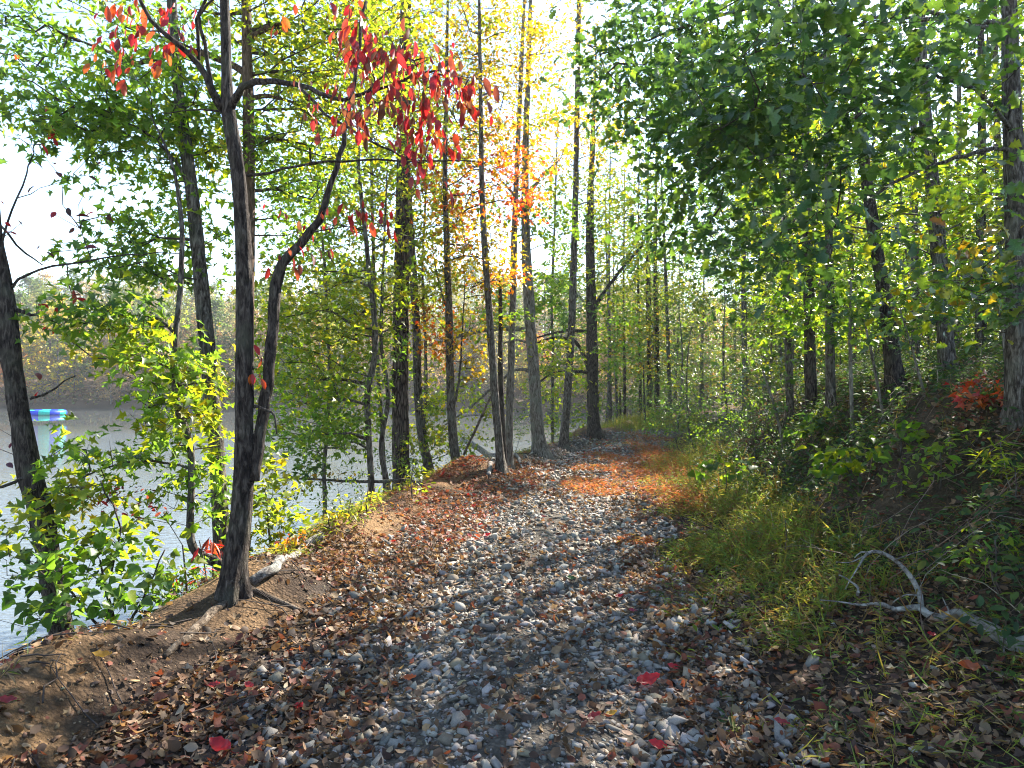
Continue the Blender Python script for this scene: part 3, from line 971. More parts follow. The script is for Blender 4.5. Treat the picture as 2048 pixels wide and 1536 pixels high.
link('bank_grass', mb.mesh('bank_grass', M['grass']), ground, kind='stuff')
# dry grass and herbs between the leaves at the near right
x, y = scatter(2.3, 5.6, lambda v: xc(v) + hw(v) * .85, lambda v: xr(v) + 2.6, 210)
keep = rng.random(len(x)) < .45 + 1.3 * vnoise(x * 1.6, y * 1.6, 76)
x, y = x[keep], y[keep]
mb = MB()
blades(mb, x, y, rng.uniform(.06, .22, len(x)), STILT + [((.24, .18, .10), 3), ((.05, .10, .025), 2.5)], .9, 3, 1.0)
x, y = scatter(2.6, 11, lambda v: xl(v) - .5, lambda v: xl(v) + .5, 60)
keep = vnoise(x * 1.6, y * 1.6, 77) > .12
blades(mb, x[keep], y[keep], rng.uniform(.05, .15, keep.sum()), LITGRASS + [((.22, .17, .09), 2)], .8, 2, .8)
link('dry_grass', mb.mesh('dry_grass', M['grass']), ground, kind='stuff')
# low herbs and small plants that cover the right bank
mb = MB()
for y0, y1, a0, a1, den in ((3.0, 9, .8, 4.6, 170), (9, 18, .3, 6, 110), (18, 34, 0.2, 9, 30)):
    x, y = scatter(y0, y1, lambda v: xr(v) + a0, lambda v: xr(v) + a1, den)
    keep = rng.random(len(x)) < .5 + 1.2 * vnoise(x * 1.1, y * 1.1, 74)
    x, y = x[keep], y[keep]
    blades(mb, x, y, rng.uniform(.12, .38, len(x)), G_DARK + [((.12, .10, .03), 1.5), ((.09, .06, .03), 1.5)], .45, 4, .5)
    p = np.repeat(np.stack([x, y, H(x, y)], -1), 5, 0) + rng.normal(0, .07, (len(x) * 5, 3)) + np.array([0, 0, .13])
    az = rng.uniform(0, 6.28, len(p)); ax = np.stack([np.cos(az), np.sin(az), rng.normal(-.2, .3, len(p))], -1)
    leaf_geo(mb, T_OVAL, p, ax, np.array([0, 0, 1.0]) + rng.normal(0, .4, p.shape), rng.uniform(.04, .10, len(p)), palette(G_DARK + [((.09, .12, .02), 1)], len(p)))
link('undergrowth', mb.mesh('undergrowth', M['grass']), ground, kind='stuff')

# dry vines and bramble stems tangled over the cut bank
mb = MB()
for k_ in range(420):
    y0 = 3.4 + 12 * rng.random() ** 1.4; x0 = xr(y0) + rng.uniform(.5, 4.2)
    ln_ = rng.uniform(.3, 1.1); az = rng.uniform(0, 6.28); m_ = 7
    u = np.linspace(0, 1, m_)
    x_ = x0 + np.cos(az) * ln_ * u + np.cumsum(rng.normal(0, .03, m_)); y_ = y0 + np.sin(az) * ln_ * u + np.cumsum(rng.normal(0, .03, m_))
    z_ = H(x_, y_) + .02 + rng.uniform(.02, .35) * np.sin(np.pi * np.clip(u * rng.uniform(.6, 1.1), 0, 1))
    tube(mb, np.stack([x_, y_, z_], -1), np.linspace(rng.uniform(.002, .005), .0012, m_), 4, cap=False, col=palette([((.15, .105, .07), 3), ((.09, .06, .045), 2), ((.24, .20, .16), 1.2)], 1)[0])
link('dry_brush', mb.mesh('dry_brush', M['straw']), ground, kind='stuff')
# ================================================================== TREES OF THE LAKE SIDE
# leftmost leaning trunk
tree('black_gum_tree', 'crooked dark trunk at the left edge leaning out of the frame', 'tree',
     [(135, 1330, 52), (128, 1290, 50), (112, 1200, 50), (97, 1110, 48), (78, 1010, 48), (55, 920, 46), (38, 820, 42), (25, 740, 38), (18, 660, 36), (14, 600, 32), (2, 530, 26), (-8, 460, 20), (-12, 380, 18)],
     depth=5.5, top=1.5, bark='bark_dark', leaf='oval', size=.085, per=1, mat='leaf_red', ind=120, hang=.35, sides=18, rough=.22, r0=.0030,
     stems=[([(0, 500, 6), (22, 420, 4), (60, 330, 3), (70, 290, 2)], .3), ([(25, 575, 7), (60, 545, 5), (160, 525, 4), (260, 510, 3), (360, 505, 2)], .3), ([(35, 620, 10), (55, 628, 8), (72, 632, 5)], 0),
            ([(60, 800, 5), (110, 775, 4), (150, 750, 2)], .2), ([(70, 940, 8), (30, 965, 7), (-20, 975, 6)], -.2), ([(0, 450, 5), (50, 505, 4), (85, 530, 2)], .2)],
     blobs=[(90, 400, 100, 130, .2, .5, 34, PURPLE), (110, 620, 50, 30, .2, .2, 10, RED), (140, 590, 60, 30, .2, .2, 10, RED), (110, 780, 30, 20, .2, .2, 4, RED), (20, 850, 60, 60, .1, .3, 6, PURPLE), (60, 180, 70, 120, .3, .5, 12, RED)])

# red-leaved tree on the bank edge
tree('sourwood_tree', 'dark straight trunk on the bank edge forking high, hung with large red leaves', 'tree',
     [(462, 1190, 53), (468, 1130, 48), (478, 1060, 45), (486, 980, 43), (488, 880, 40), (489, 760, 38), (490, 650, 36), (488, 540, 34), (484, 440, 33), (476, 340, 31), (463, 260, 31), (456, 215, 29), (453, 150, 22), (451, 70, 21), (449, -20, 19)],
     depth=None, top=2.5, bark='bark_dark', leaf='oval', size=.080, per=3, ind=300, mat='leaf_red', hang=.6, droop=.6, sides=24, rough=.12, spread=.13, r0=.0018, airy=(1.12, 1.5, 1.25),
     stems=[([(450, 222, 24), (425, 180, 16), (398, 130, 13), (350, 85, 11), (300, 40, 9), (270, -20, 8)], -.3),
            ([(462, 218, 20), (476, 185, 17), (500, 168, 15), (530, 160, 13), (590, 172, 11), (640, 185, 10), (690, 200, 8), (760, 178, 6), (830, 150, 5), (905, 140, 3)], -.7),
            ([(690, 200, 7), (740, 180, 5), (790, 130, 4), (840, 115, 3)], -.9), ([(600, 175, 8), (650, 225, 6), (720, 270, 5), (800, 310, 4), (850, 330, 2)], -.6),
            ([(425, 180, 9), (412, 90, 8), (398, 30, 6), (440, -10, 5)], -.2), ([(398, 120, 8), (395, 40, 7), (420, -10, 6)], -.1),
            ([(505, 965, 26), (517, 900, 25), (527, 830, 25), (538, 740, 25), (545, 660, 24), (552, 570, 24), (566, 525, 22), (600, 490, 19), (637, 442, 17), (654, 390, 14), (672, 335, 12), (688, 290, 11), (702, 200, 9), (716, 110, 8), (728, 0, 7)], .3),
            ([(470, 225, 6), (430, 218, 5), (370, 222, 3), (320, 228, 2)], .1), ([(495, 350, 8), (540, 345, 6), (600, 330, 5), (690, 322, 5), (790, 322, 4), (950, 320, 3)], -.3),
            ([(500, 610, 11), (500, 680, 9), (504, 740, 8), (507, 800, 6)], 0), ([(505, 810, 7), (530, 820, 6), (552, 832, 5), (550, 870, 3)], -.1)],
     blobs=[(325, 55, 55, 45, -.25, .15, 9, RED), (265, 20, 60, 25, -.3, .15, 7, ORANGE_RED), (215, 130, 25, 25, -.3, .1, 4, ORANGE_RED), (305, 130, 20, 20, -.2, .1, 3, ORANGE_RED), (250, 70, 90, 50, -.2, .2, 6, RED),
            (720, 110, 60, 45, -.8, .15, 14, RED_BROWN), (800, 120, 70, 40, -.8, .15, 22, RED_BROWN), (880, 150, 60, 40, -.8, .15, 22, RED_BROWN), (945, 180, 22, 22, -.8, .08, 9, RED_BROWN), (740, 220, 70, 40, -.7, .15, 16, RED_BROWN),
            (810, 230, 60, 30, -.7, .12, 14, RED_BROWN), (880, 275, 35, 25, -.7, .1, 8, RED), (840, 320, 30, 20, -.6, .1, 6, RED), (655, 210, 50, 40, -.5, .12, 8, RED_BROWN), (710, 20, 50, 25, -.6, .12, 6, RED),
            (690, 430, 50, 20, 0, .12, 7, RED), (745, 440, 25, 15, 0, .1, 3, RED), (600, 470, 60, 60, .1, .15, 7, RED_BROWN), (640, 40, 70, 40, -.4, .2, 5, ORANGE_RED), (520, 740, 20, 20, 0, .1, 3, ORANGE_RED), (880, 360, 10, 10, -.6, .05, 1, RED)])

# sweetgum behind, green stars
tree('sweetgum_tree', 'pale leaning sweetgum trunk with green star leaves, just left of the red-leaved tree', 'tree',
     [(446, 1120, 36), (442, 1040, 35), (437, 960, 35), (430, 860, 34), (420, 760, 33), (411, 660, 32), (402, 560, 30), (394, 480, 29), (383, 380, 27), (371, 290, 25), (359, 200, 24), (350, 110, 22), (343, 10, 20)],
     depth=6.6, top=3, bark='bark', leaf='star', size=.085, per=9, ind=200, sides=16, rise=.1, droop=.45, spread=.26, airy=(1.25, 1.8, 1.0),
     stems=[([(383, 385, 8), (350, 320, 6), (290, 265, 5), (190, 225, 3)], -.3)],
     blobs=[(310, 200, 110, 60, -.2, .5, 60, G_MID), (200, 215, 120, 50, -.3, .5, 55, G_MID), (110, 225, 90, 35, -.3, .4, 26, G_DARK), (250, 270, 120, 50, -.2, .5, 50, G_MID), (330, 130, 70, 60, 0, .5, 26, G_MID), (420, 260, 50, 80, .4, .4, 34, G_YEL),
            (360, 340, 60, 50, .2, .4, 22, G_MID), (300, 540, 110, 50, .2, .5, 40, G_MID), (330, 470, 80, 50, .2, .4, 30, G_MID), (400, 420, 50, 60, .4, .4, 18, G_MID), (250, 500, 80, 40, 0, .4, 20, G_DARK), (60, 240, 60, 40, -.3, .3, 12, G_DARK), (210, 330, 50, 40, 0, .3, 8, G_DARK)])

tree('sweetgum_sapling', 'thin bent sapling arching out of the bank with bright green star leaves over the water', 'tree',
     [(447, 1135, 22), (420, 1120, 22), (395, 1105, 20), (382, 1080, 17), (381, 1020, 15), (384, 950, 15), (380, 890, 15), (365, 840, 17), (352, 800, 15), (350, 740, 13), (352, 660, 12), (360, 590, 11), (363, 520, 11), (364, 460, 10), (358, 400, 9), (350, 350, 7), (330, 290, 5), (300, 230, 3)],
     depth=5.9, bark='bark', leaf='star', size=.082, per=8, ind=300, sides=12, rise=.05, droop=.45, spread=.2,
     stems=[([(352, 670, 7), (320, 640, 6), (270, 628, 5), (200, 640, 3), (120, 655, 2)], -.2), ([(370, 850, 8), (340, 808, 6), (300, 815, 5), (290, 850, 2)], -.1), ([(384, 940, 6), (300, 920, 5), (200, 940, 4), (90, 1000, 3)], -.3)],
     blobs=[(260, 690, 75, 40, -.1, .35, 34, G_YEL), (320, 730, 100, 50, 0, .4, 46, G_MID), (400, 760, 60, 60, .1, .3, 30, G_YEL), (390, 850, 70, 50, .1, .3, 36, G_YEL), (330, 810, 60, 40, 0, .3, 18, G_MID), (200, 610, 90, 30, -.2, .3, 30, G_DARK), (150, 640, 70, 25, -.2, .3, 18, G_MID),
            (310, 650, 70, 25, 0, .3, 16, G_MID), (160, 905, 80, 35, -.3, .3, 18, G_MID), (270, 905, 90, 30, -.2, .3, 22, G_MID), (330, 960, 60, 22, -.1, .3, 10, G_MID), (110, 970, 80, 40, -.3, .3, 20, G_YEL), (150, 1015, 60, 30, -.3, .3, 12, YELLOW), (60, 1040, 60, 25, -.3, .3, 10, G_YEL), (430, 980, 35, 70, .2, .25, 24, G_MID), (350, 1000, 40, 40, 0, .2, 8, G_MID)])

# pale straight trunk behind the red-leaved tree, small leaves high up
tree('water_oak_tree', 'straight brown-grey trunk hidden behind the red-leaved tree, fine green leaves overhead', 'tree',
     [(482, 1140, 36), (487, 1040, 33), (490, 900, 31), (494, 700, 29), (497, 500, 27), (498, 300, 25), (495, 150, 22), (492, -10, 20)],
     depth=6.9, top=3, bark='bark_red', leaf='oval', size=.07, per=13, ind=120, sides=14, rise=.2, spread=.2,
     blobs=[(90, 90, 110, 60, 0, .7, 60, G_DARK), (200, 60, 110, 60, .2, .7, 60, G_MID), (60, 190, 80, 50, 0, .5, 24, G_DARK), (330, 40, 100, 50, .3, .7, 50, G_MID), (560, 50, 110, 60, .4, .8, 130, G_YEL), (600, 140, 90, 60, .5, .8, 120, G_YEL), (640, 250, 110, 70, .6, .8, 150, G_YEL), (590, 330, 90, 60, .5, .8, 110, G_MID), (740, 160, 90, 70, .7, .8, 90, G_YEL), (760, 30, 100, 60, .7, .8, 90, G_YEL), (560, 420, 60, 60, .5, .6, 36, G_MID), (700, 60, 80, 60, .6, .8, 60, G_YEL), (430, 40, 60, 50, .3, .5, 26, G_MID), (20, 60, 60, 60, 0, .4, 20, G_DARK)])

# ---- the row along the shore
tree('maple_sapling', 'slim wavy trunk standing left of the thick pine by the water', 'tree',
     [(743, 1005, 15), (742, 960, 15), (738, 880, 14), (735, 810, 14), (738, 770, 15), (748, 725, 14), (751, 690, 14), (749, 640, 13), (744, 590, 12), (738, 540, 11), (730, 460, 10), (722, 390, 9), (716, 300, 8), (722, 200, 7)],
     depth=9.6, top=2, bark='bark', leaf='maple', size=.085, per=10, ind=120, sides=10, rise=.05, droop=.4, spread=.3,
     blobs=[(640, 610, 100, 80, .3, .9, 110, G_YEL), (610, 720, 90, 80, .2, .8, 80, G_YEL), (690, 700, 70, 80, .2, .8, 60, G_YEL), (660, 800, 90, 70, .1, .8, 80, G_MID), (620, 860, 80, 50, 0, .7, 55, G_MID), (700, 860, 50, 40, .2, .6, 30, G_MID), (700, 590, 70, 60, .3, .8, 40, G_YEL), (570, 640, 50, 60, .1, .6, 36, G_YEL), (610, 920, 30, 24, 0, .4, 10, G_DARK), (640, 500, 80, 60, .3, .8, 40, G_MID)])
tree('maple_sapling', 'thinnest crooked stem in the shore row, close on the left of the thick pine', 'tree',
     [(778, 995, 12), (770, 950, 12), (762, 900, 11), (768, 850, 11), (776, 800, 10), (770, 740, 9), (762, 680, 8), (764, 600, 7), (768, 500, 5)],
     depth=10.2, top=1.5, bark='bark', leaf='maple', size=.085, per=7, ind=60, sides=9, droop=.4, spread=.3,
     blobs=[(780, 610, 70, 60, .4, .8, 60, G_YEL), (760, 420, 90, 60, .5, .9, 90, G_YEL), (720, 350, 110, 60, .5, .9, 100, G_YEL), (760, 700, 50, 60, .2, .6, 34, G_MID), (800, 540, 60, 60, .4, .8, 40, G_YEL), (780, 290, 70, 50, .5, .8, 50, G_YEL)])
tree('pine_tree', 'thick furrowed pine trunk at the water edge, the stoutest in the shore row', 'tree',
     [(804, 1000, 42), (803, 940, 38), (801, 850, 36), (801, 750, 35), (802, 650, 34), (803, 550, 33), (804, 460, 31), (806, 380, 29), (808, 250, 27), (810, 100, 25), (812, -30, 22)],
     depth=11.6, top=5, bark='bark_pine', leaf='needle', size=.2, per=40, ind=0, mat='needle', sides=22, rough=.14, spread=.12, flare=.35,
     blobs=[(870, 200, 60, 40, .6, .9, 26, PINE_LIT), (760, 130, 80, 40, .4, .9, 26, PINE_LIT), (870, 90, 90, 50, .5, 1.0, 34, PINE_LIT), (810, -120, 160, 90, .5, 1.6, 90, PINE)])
tree('hardwood_tree', 'lichen-spotted trunk right behind the thick pine, leaning left towards its top', 'tree',
     [(868, 985, 24), (856, 930, 23), (843, 860, 21), (836, 780, 20), (834, 700, 19), (831, 620, 18), (826, 540, 17), (821, 460, 15), (816, 360, 14), (814, 240, 12)],
     depth=12.2, top=4, bark='bark', leaf='maple', size=.085, per=14, ind=40, sides=10, droop=.4, spread=.26,
     blobs=[(850, 330, 70, 60, .3, 1, 60, G_YEL), (800, 180, 90, 70, .3, 1, 70, G_YEL), (870, 560, 60, 50, .3, .8, 40, G_YEL), (840, 440, 70, 60, .3, .8, 44, G_YEL), (760, 80, 90, 60, .2, 1, 60, YELLOW), (850, 900, 50, 50, 0, .6, 34, G_YEL), (870, 830, 45, 45, .1, .5, 24, G_YEL)])
tree('red_maple_tree', 'slender brown trunk with orange and red maple leaves, right of the thick pine', 'tree',
     [(920, 975, 27), (913, 930, 23), (906, 870, 21), (902, 800, 19), (900, 720, 18), (898, 640, 17), (895, 540, 15), (892, 440, 13), (890, 340, 11), (892, 220, 9)],
     depth=11.9, top=3, bark='bark', leaf='maple', size=.08, per=9, ind=200, sides=10, rise=.1, droop=.4, spread=.3,
     stems=[([(900, 640, 5), (880, 570, 4), (868, 520, 3)], .2), ([(905, 840, 6), (918, 760, 5), (925, 660, 4), (930, 560, 2)], .1)],
     blobs=[(960, 490, 80, 40, -.2, .8, 60, YELLOW), (950, 545, 80, 35, -.2, .8, 56, YELLOW), (1010, 560, 50, 30, -.2, .6, 26, ORANGE), (870, 640, 40, 35, .2, .6, 36, ORANGE), (880, 700, 40, 25, .2, .5, 20, ORANGE), (930, 700, 60, 35, 0, .6, 34, YELLOW), (920, 450, 60, 40, .1, .7, 30, ORANGE), (980, 380, 80, 50, .2, .8, 50, ORANGE),
            (1030, 340, 45, 35, .2, .5, 26, ORANGE_RED), (1050, 410, 50, 25, .2, .5, 22, ORANGE_RED), (960, 740, 40, 20, -.1, .4, 12, YELLOW), (900, 380, 60, 40, .2, .7, 26, ORANGE), (960, 620, 50, 30, 0, .6, 16, YELLOW), (980, 300, 70, 40, .3, .8, 30, ORANGE), (1020, 270, 50, 40, .3, .6, 20, YELLOW)])
tree('hardwood_tree', 'left stem of the three slim trunks that rise together by the curved root', 'tree',
     [(1002, 945, 22), (999, 900, 19), (993, 830, 18), (987, 750, 17), (981, 660, 16), (974, 560, 15), (968, 470, 14), (964, 380, 12), (962, 250, 10)],
     depth=None, top=4, bark='bark', leaf='small', size=.085, per=14, ind=0, sides=10, spread=.28,
     blobs=[(940, 140, 110, 80, .5, 1.2, 90, YELLOW), (920, 40, 110, 60, .5, 1.2, 80, G_YEL), (1010, 20, 80, 60, .5, 1.2, 50, YELLOW), (960, 320, 60, 60, .4, 1, 40, YELLOW), (1000, 200, 80, 60, .5, 1, 46, YELLOW), (900, 240, 60, 50, .3, 1, 40, G_YEL)])
tree('hardwood_tree', 'dark middle stem, thinnest of the three slim trunks that rise together', 'tree',
     [(1010, 940, 14), (1006, 880, 13), (1003, 800, 12), (1001, 720, 11), (1001, 640, 9), (1000, 560, 7)],
     depth=None, bark='bark_dark', leaf='small', size=.085, per=12, sides=8, spread=.25,
     blobs=[(985, 590, 40, 30, .2, .6, 14, G_MID), (1010, 640, 40, 40, .2, .6, 14, G_MID)])
tree('hardwood_tree', 'right stem of the three slim trunks that rise together, mottled grey bark', 'tree',
     [(1016, 932, 20), (1018, 880, 18), (1020, 800, 17), (1023, 700, 16), (1026, 600, 15), (1028, 500, 14), (1031, 400, 12), (1036, 280, 11), (1042, 150, 9)],
     depth=None, top=4, bark='bark_pale', leaf='small', size=.085, per=14, sides=10, spread=.28,
     blobs=[(1060, 150, 80, 90, .5, 1.2, 70, YELLOW), (1010, 90, 80, 60, .5, 1.2, 44, YELLOW), (1090, 60, 80, 60, .5, 1.2, 50, YELLOW), (1060, 330, 50, 50, .4, 1, 26, ORANGE), (1060, 250, 50, 40, .4, .8, 22, G_YEL)])
tree('oak_tree', 'stout pale grey trunk leaning left, with level branches over the water', 'tree',
     [(1083, 912, 34), (1078, 880, 28), (1073, 820, 26), (1067, 740, 25), (1061, 650, 24), (1056, 570, 22), (1052, 490, 20), (1050, 400, 17), (1051, 300, 15), (1055, 180, 12)],
     depth=None, top=4, bark='bark_pale', leaf='oak', size=.105, per=12, ind=40, sides=16, spread=.26,
     stems=[([(1054, 660, 12), (1010, 656, 11), (960, 662, 9), (910, 675, 8), (850, 692, 5)], .6), ([(1058, 742, 9), (1030, 740, 7), (990, 770, 6), (940, 815, 5), (890, 850, 3)], .3), ([(1056, 686, 6), (1030, 680, 5), (1000, 690, 3)], .2), ([(1051, 400, 9), (1085, 350, 7), (1120, 320, 4)], .4), ([(1050, 420, 8), (1020, 380, 6), (1000, 360, 4)], .3)],
     blobs=[(1100, 440, 60, 50, .5, .9, 46, G_MID), (1010, 620, 60, 40, .4, .8, 34, G_MID), (940, 640, 60, 40, .5, .8, 26, G_MID), (1100, 590, 40, 50, .5, .8, 30, G_MID), (1100, 230, 60, 60, .5, 1, 28, YELLOW), (1090, 350, 50, 40, .5, .8, 24, G_YEL), (1110, 720, 50, 40, .6, .8, 30, G_YEL), (1030, 430, 40, 40, .4, .6, 18, G_MID)])
tree('hardwood_tree', 'grey trunk leaning right between the stout pale oak and the mossy oak', 'tree',
     [(1126, 898, 24), (1129, 870, 20), (1134, 800, 18), (1140, 710, 17), (1145, 600, 16), (1148, 500, 15), (1151, 400, 14), (1153, 280, 12), (1156, 120, 11), (1158, -20, 9)],
     depth=None, top=3, bark='bark', leaf='small', size=.09, per=13, sides=11, spread=.3,
     blobs=[(1160, 290, 80, 60, .6, 1.2, 60, YELLOW), (1200, 350, 70, 60, .6, 1.2, 64, G_YEL), (1150, 160, 70, 60, .6, 1.2, 44, G_YEL), (1170, 60, 70, 60, .6, 1.2, 30, YELLOW), (1140, 520, 40, 40, .5, .8, 18, G_YEL), (1130, 300, 50, 40, .5, .8, 22, YELLOW), (1180, 250, 60, 40, .6, 1, 22, YELLOW), (1200, 420, 50, 50, .6, .9, 30, G_YEL)])
tree('oak_tree', 'mossy dark oak trunk on the pine-straw mound at the bend of the path', 'tree',
     [(1187, 872, 30), (1186, 840, 26), (1185, 780, 25), (1184, 700, 25), (1183, 620, 23), (1181, 540, 21), (1180, 470, 19), (1181, 400, 15), (1184, 320, 12)],
     depth=None, top=3, bark='bark_dark', leaf='oak', size=.115, per=13, ind=40, sides=16, spread=.3,
     stems=[([(1190, 612, 10), (1215, 575, 8), (1250, 530, 7), (1285, 490, 5)], .6), ([(1178, 740, 11), (1165, 705, 9), (1145, 680, 8), (1105, 676, 6), (1060, 690, 4)], -.5), ([(1178, 745, 8), (1140, 742, 6), (1100, 748, 5), (1070, 775, 3)], -.6), ([(1180, 665, 8), (1140, 660, 7), (1100, 668, 5), (1060, 678, 3)], .5)],
     blobs=[(1260, 330, 70, 70, .8, 1.5, 50, G_YEL), (1230, 240, 60, 60, .8, 1.5, 36, YELLOW), (1280, 420, 60, 50, .8, 1.4, 34, G_YEL), (1225, 540, 70, 60, .5, 1.4, 60, G_YEL), (1240, 460, 70, 50, .6, 1.4, 50, G_YEL), (1215, 640, 60, 40, .4, 1.2, 44, G_MID), (1130, 625, 50, 40, 0, 1, 46, G_DARK), (1120, 560, 50, 40, .3, 1, 30, G_MID), (1110, 760, 60, 40, -.3, .9, 36, G_YEL), (1225, 720, 50, 40, .4, 1, 40, G_MID), (1150, 480, 40, 50, .4, 1, 26, G_MID), (1230, 380, 50, 50, .7, 1.2, 26, G_YEL)])

tree('maple_tree', 'yellow-green young maple filling the gap left of the wavy trunk', 'tree',
     [(650, 1010, 9), (648, 940, 9), (655, 850, 8), (660, 760, 8), (655, 650, 7), (650, 540, 6), (640, 430, 4)], depth=11.5, top=1, bark='bark', leaf='maple', size=.09, per=13, ind=0, sides=8, droop=.4, spread=.3,
     blobs=[(560, 560, 70, 70, .2, .9, 40, G_YEL), (690, 490, 80, 60, .3, .9, 50, G_YEL), (600, 790, 80, 60, 0, .9, 50, G_YEL), (570, 870, 50, 40, 0, .7, 24, G_MID), (690, 630, 70, 60, .2, .9, 40, G_YEL), (620, 400, 70, 50, .3, .9, 40, G_MID), (560, 720, 50, 60, 0, .8, 26, G_MID), (700, 780, 60, 60, .2, .8, 34, G_YEL)])
tree('maple_tree', 'yellow young maple behind the thick pine reaching over the water', 'tree',
     [(850, 965, 9), (848, 880, 8), (852, 780, 8), (850, 660, 7), (845, 540, 6), (850, 420, 5), (855, 320, 3)], depth=14.5, top=1, bark='bark', leaf='maple', size=.10, per=13, ind=0, sides=8, droop=.4, spread=.34,
     blobs=[(880, 500, 70, 60, 0, 1.1, 40, YELLOW), (840, 620, 60, 70, 0, 1, 40, G_YEL), (860, 760, 60, 50, 0, 1, 34, G_YEL), (900, 330, 80, 60, .2, 1.1, 50, G_YEL), (790, 470, 60, 60, 0, 1, 34, G_YEL), (930, 230, 80, 50, .2, 1.1, 40, YELLOW), (950, 420, 60, 50, .2, 1, 30, G_YEL), (840, 860, 50, 40, 0, .8, 24, G_YEL), (960, 800, 50, 40, .2, .8, 24, G_YEL), (940, 880, 40, 30, 0, .6, 14, G_YEL)])
tree('maple_tree', 'tall yellow-green maple behind the thick pine with its foliage high in the frame', 'tree',
     [(770, 985, 10), (765, 880, 9), (757, 760, 9), (750, 600, 8), (745, 440, 7), (742, 280, 6), (740, 120, 5), (742, -20, 4)], depth=13.2, top=1.5, bark='bark', leaf='maple', size=.10, per=13, ind=0, sides=8, droop=.4, spread=.34,
     blobs=[(680, 330, 90, 70, 0, 1.2, 60, G_YEL), (800, 250, 90, 70, 0, 1.2, 60, G_YEL), (700, 180, 90, 70, 0, 1.2, 50, G_YEL), (820, 120, 100, 70, 0, 1.2, 56, G_YEL), (660, 60, 90, 60, 0, 1.2, 36, G_YEL), (760, 10, 100, 60, 0, 1.2, 40, YELLOW), (880, 20, 80, 50, 0, 1.2, 30, YELLOW), (620, 470, 80, 60, 0, 1.1, 44, G_MID), (860, 400, 70, 60, 0, 1.1, 40, YELLOW), (560, 340, 60, 60, 0, 1, 26, G_MID), (920, 130, 60, 60, 0, 1.2, 26, YELLOW)])
tree('hardwood_tree', 'slim tree with yellow-green leaves between the stout pale oak and the trunk leaning right', 'tree',
     [(1105, 880, 7), (1104, 800, 7), (1106, 700, 6), (1103, 600, 6), (1108, 480, 5), (1112, 350, 4)], depth=20, top=2, bark='bark', leaf='small', size=.15, per=12, sides=7, spread=.45,
     blobs=[(1100, 800, 45, 50, 0, 1, 24, G_YEL), (1130, 850, 40, 30, 0, .8, 16, G_YEL), (1090, 700, 40, 40, 0, 1, 18, G_YEL), (1110, 550, 50, 60, 0, 1.2, 26, G_MID), (1120, 400, 50, 60, 0, 1.2, 24, G_YEL), (1160, 780, 40, 40, .5, 1, 16, G_YEL)])
tree('hardwood_tree', 'leafy tree closing the view above the bend, right of the mossy oak', 'tree',
     [(1340, 850, 10), (1338, 760, 9), (1335, 650, 8), (1330, 520, 7), (1325, 400, 5)], depth=31, top=2, bark='bark', leaf='small', size=.2, per=13, sides=7, spread=.6,
     blobs=[(1290, 620, 70, 60, 0, 2, 40, G_YEL), (1340, 540, 70, 70, 0, 2, 40, G_MID), (1270, 700, 60, 50, 0, 2, 30, YELLOW), (1380, 640, 70, 70, 0, 2, 36, G_MID), (1310, 760, 60, 40, 0, 1.6, 24, G_YEL), (1300, 470, 60, 50, 0, 2, 24, G_YEL), (1400, 480, 70, 60, 0, 2, 30, G_MID)])

# ---- far end of the path
for args in ((1217, 862, 9, 1218, 560, 'bare slim trunk just right of the mossy oak, water behind it', 'bark'), (1249, 856, 7, 1247, 590, 'very thin pine trunk between the bare slim trunk and the young pine', 'bark_pine'), (1281, 848, 8, 1276, 560, 'thin dark pine trunk beside the bright young pine at the end of the path', 'bark_pine'),
             (1298, 842, 10, 1294, 540, 'grey pine trunk left of the trunk with the red sign', 'bark_pine'), (1314, 840, 13, 1311, 520, 'pine trunk at the end of the path that carries the red sign', 'bark_pine')):
    x0, y0, w, x1, y1, lab, bk = args
    tree('pine_tree', lab, 'tree', [(x0, y0, w), ((x0 + x1) / 2 + 1, (y0 + y1) / 2, w * .85), (x1, y1, w * .65), (x1 + 2, y1 - 200, w * .4)], depth=27 + (x0 - 1217) * .05, top=2, bark=bk, leaf='small', size=.15, per=14, sides=9, spread=.4, rough=.1,
         blobs=[(x1, y1 + 40, 50, 60, .5, 1.5, 18, G_YEL), (x1 + 10, y1 + 120, 45, 50, .5, 1.5, 14, YELLOW if x0 % 2 else G_YEL), (x1 - 5, y1 - 80, 60, 70, .5, 1.6, 20, G_MID)])
tree('pine_sapling', 'bright young pine with soft needles at the end of the path', 'tree', [(1290, 848, 6), (1288, 780, 4), (1287, 730, 2)], depth=26.5, leaf='needle', size=.24, per=44, mat='needle', bark='bark_pine', sides=7, spread=.22,
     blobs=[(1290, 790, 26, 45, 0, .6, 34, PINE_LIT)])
tree('cedar_tree', 'small dark cedar beside the thin trunks right of the mossy oak', 'tree', [(1240, 850, 5), (1240, 800, 4), (1240, 770, 2)], depth=30, leaf='needle', size=.22, per=44, mat='needle', bark='bark_dark', sides=7, spread=.2,
     blobs=[(1240, 820, 22, 28, 0, .6, 30, PINE)])

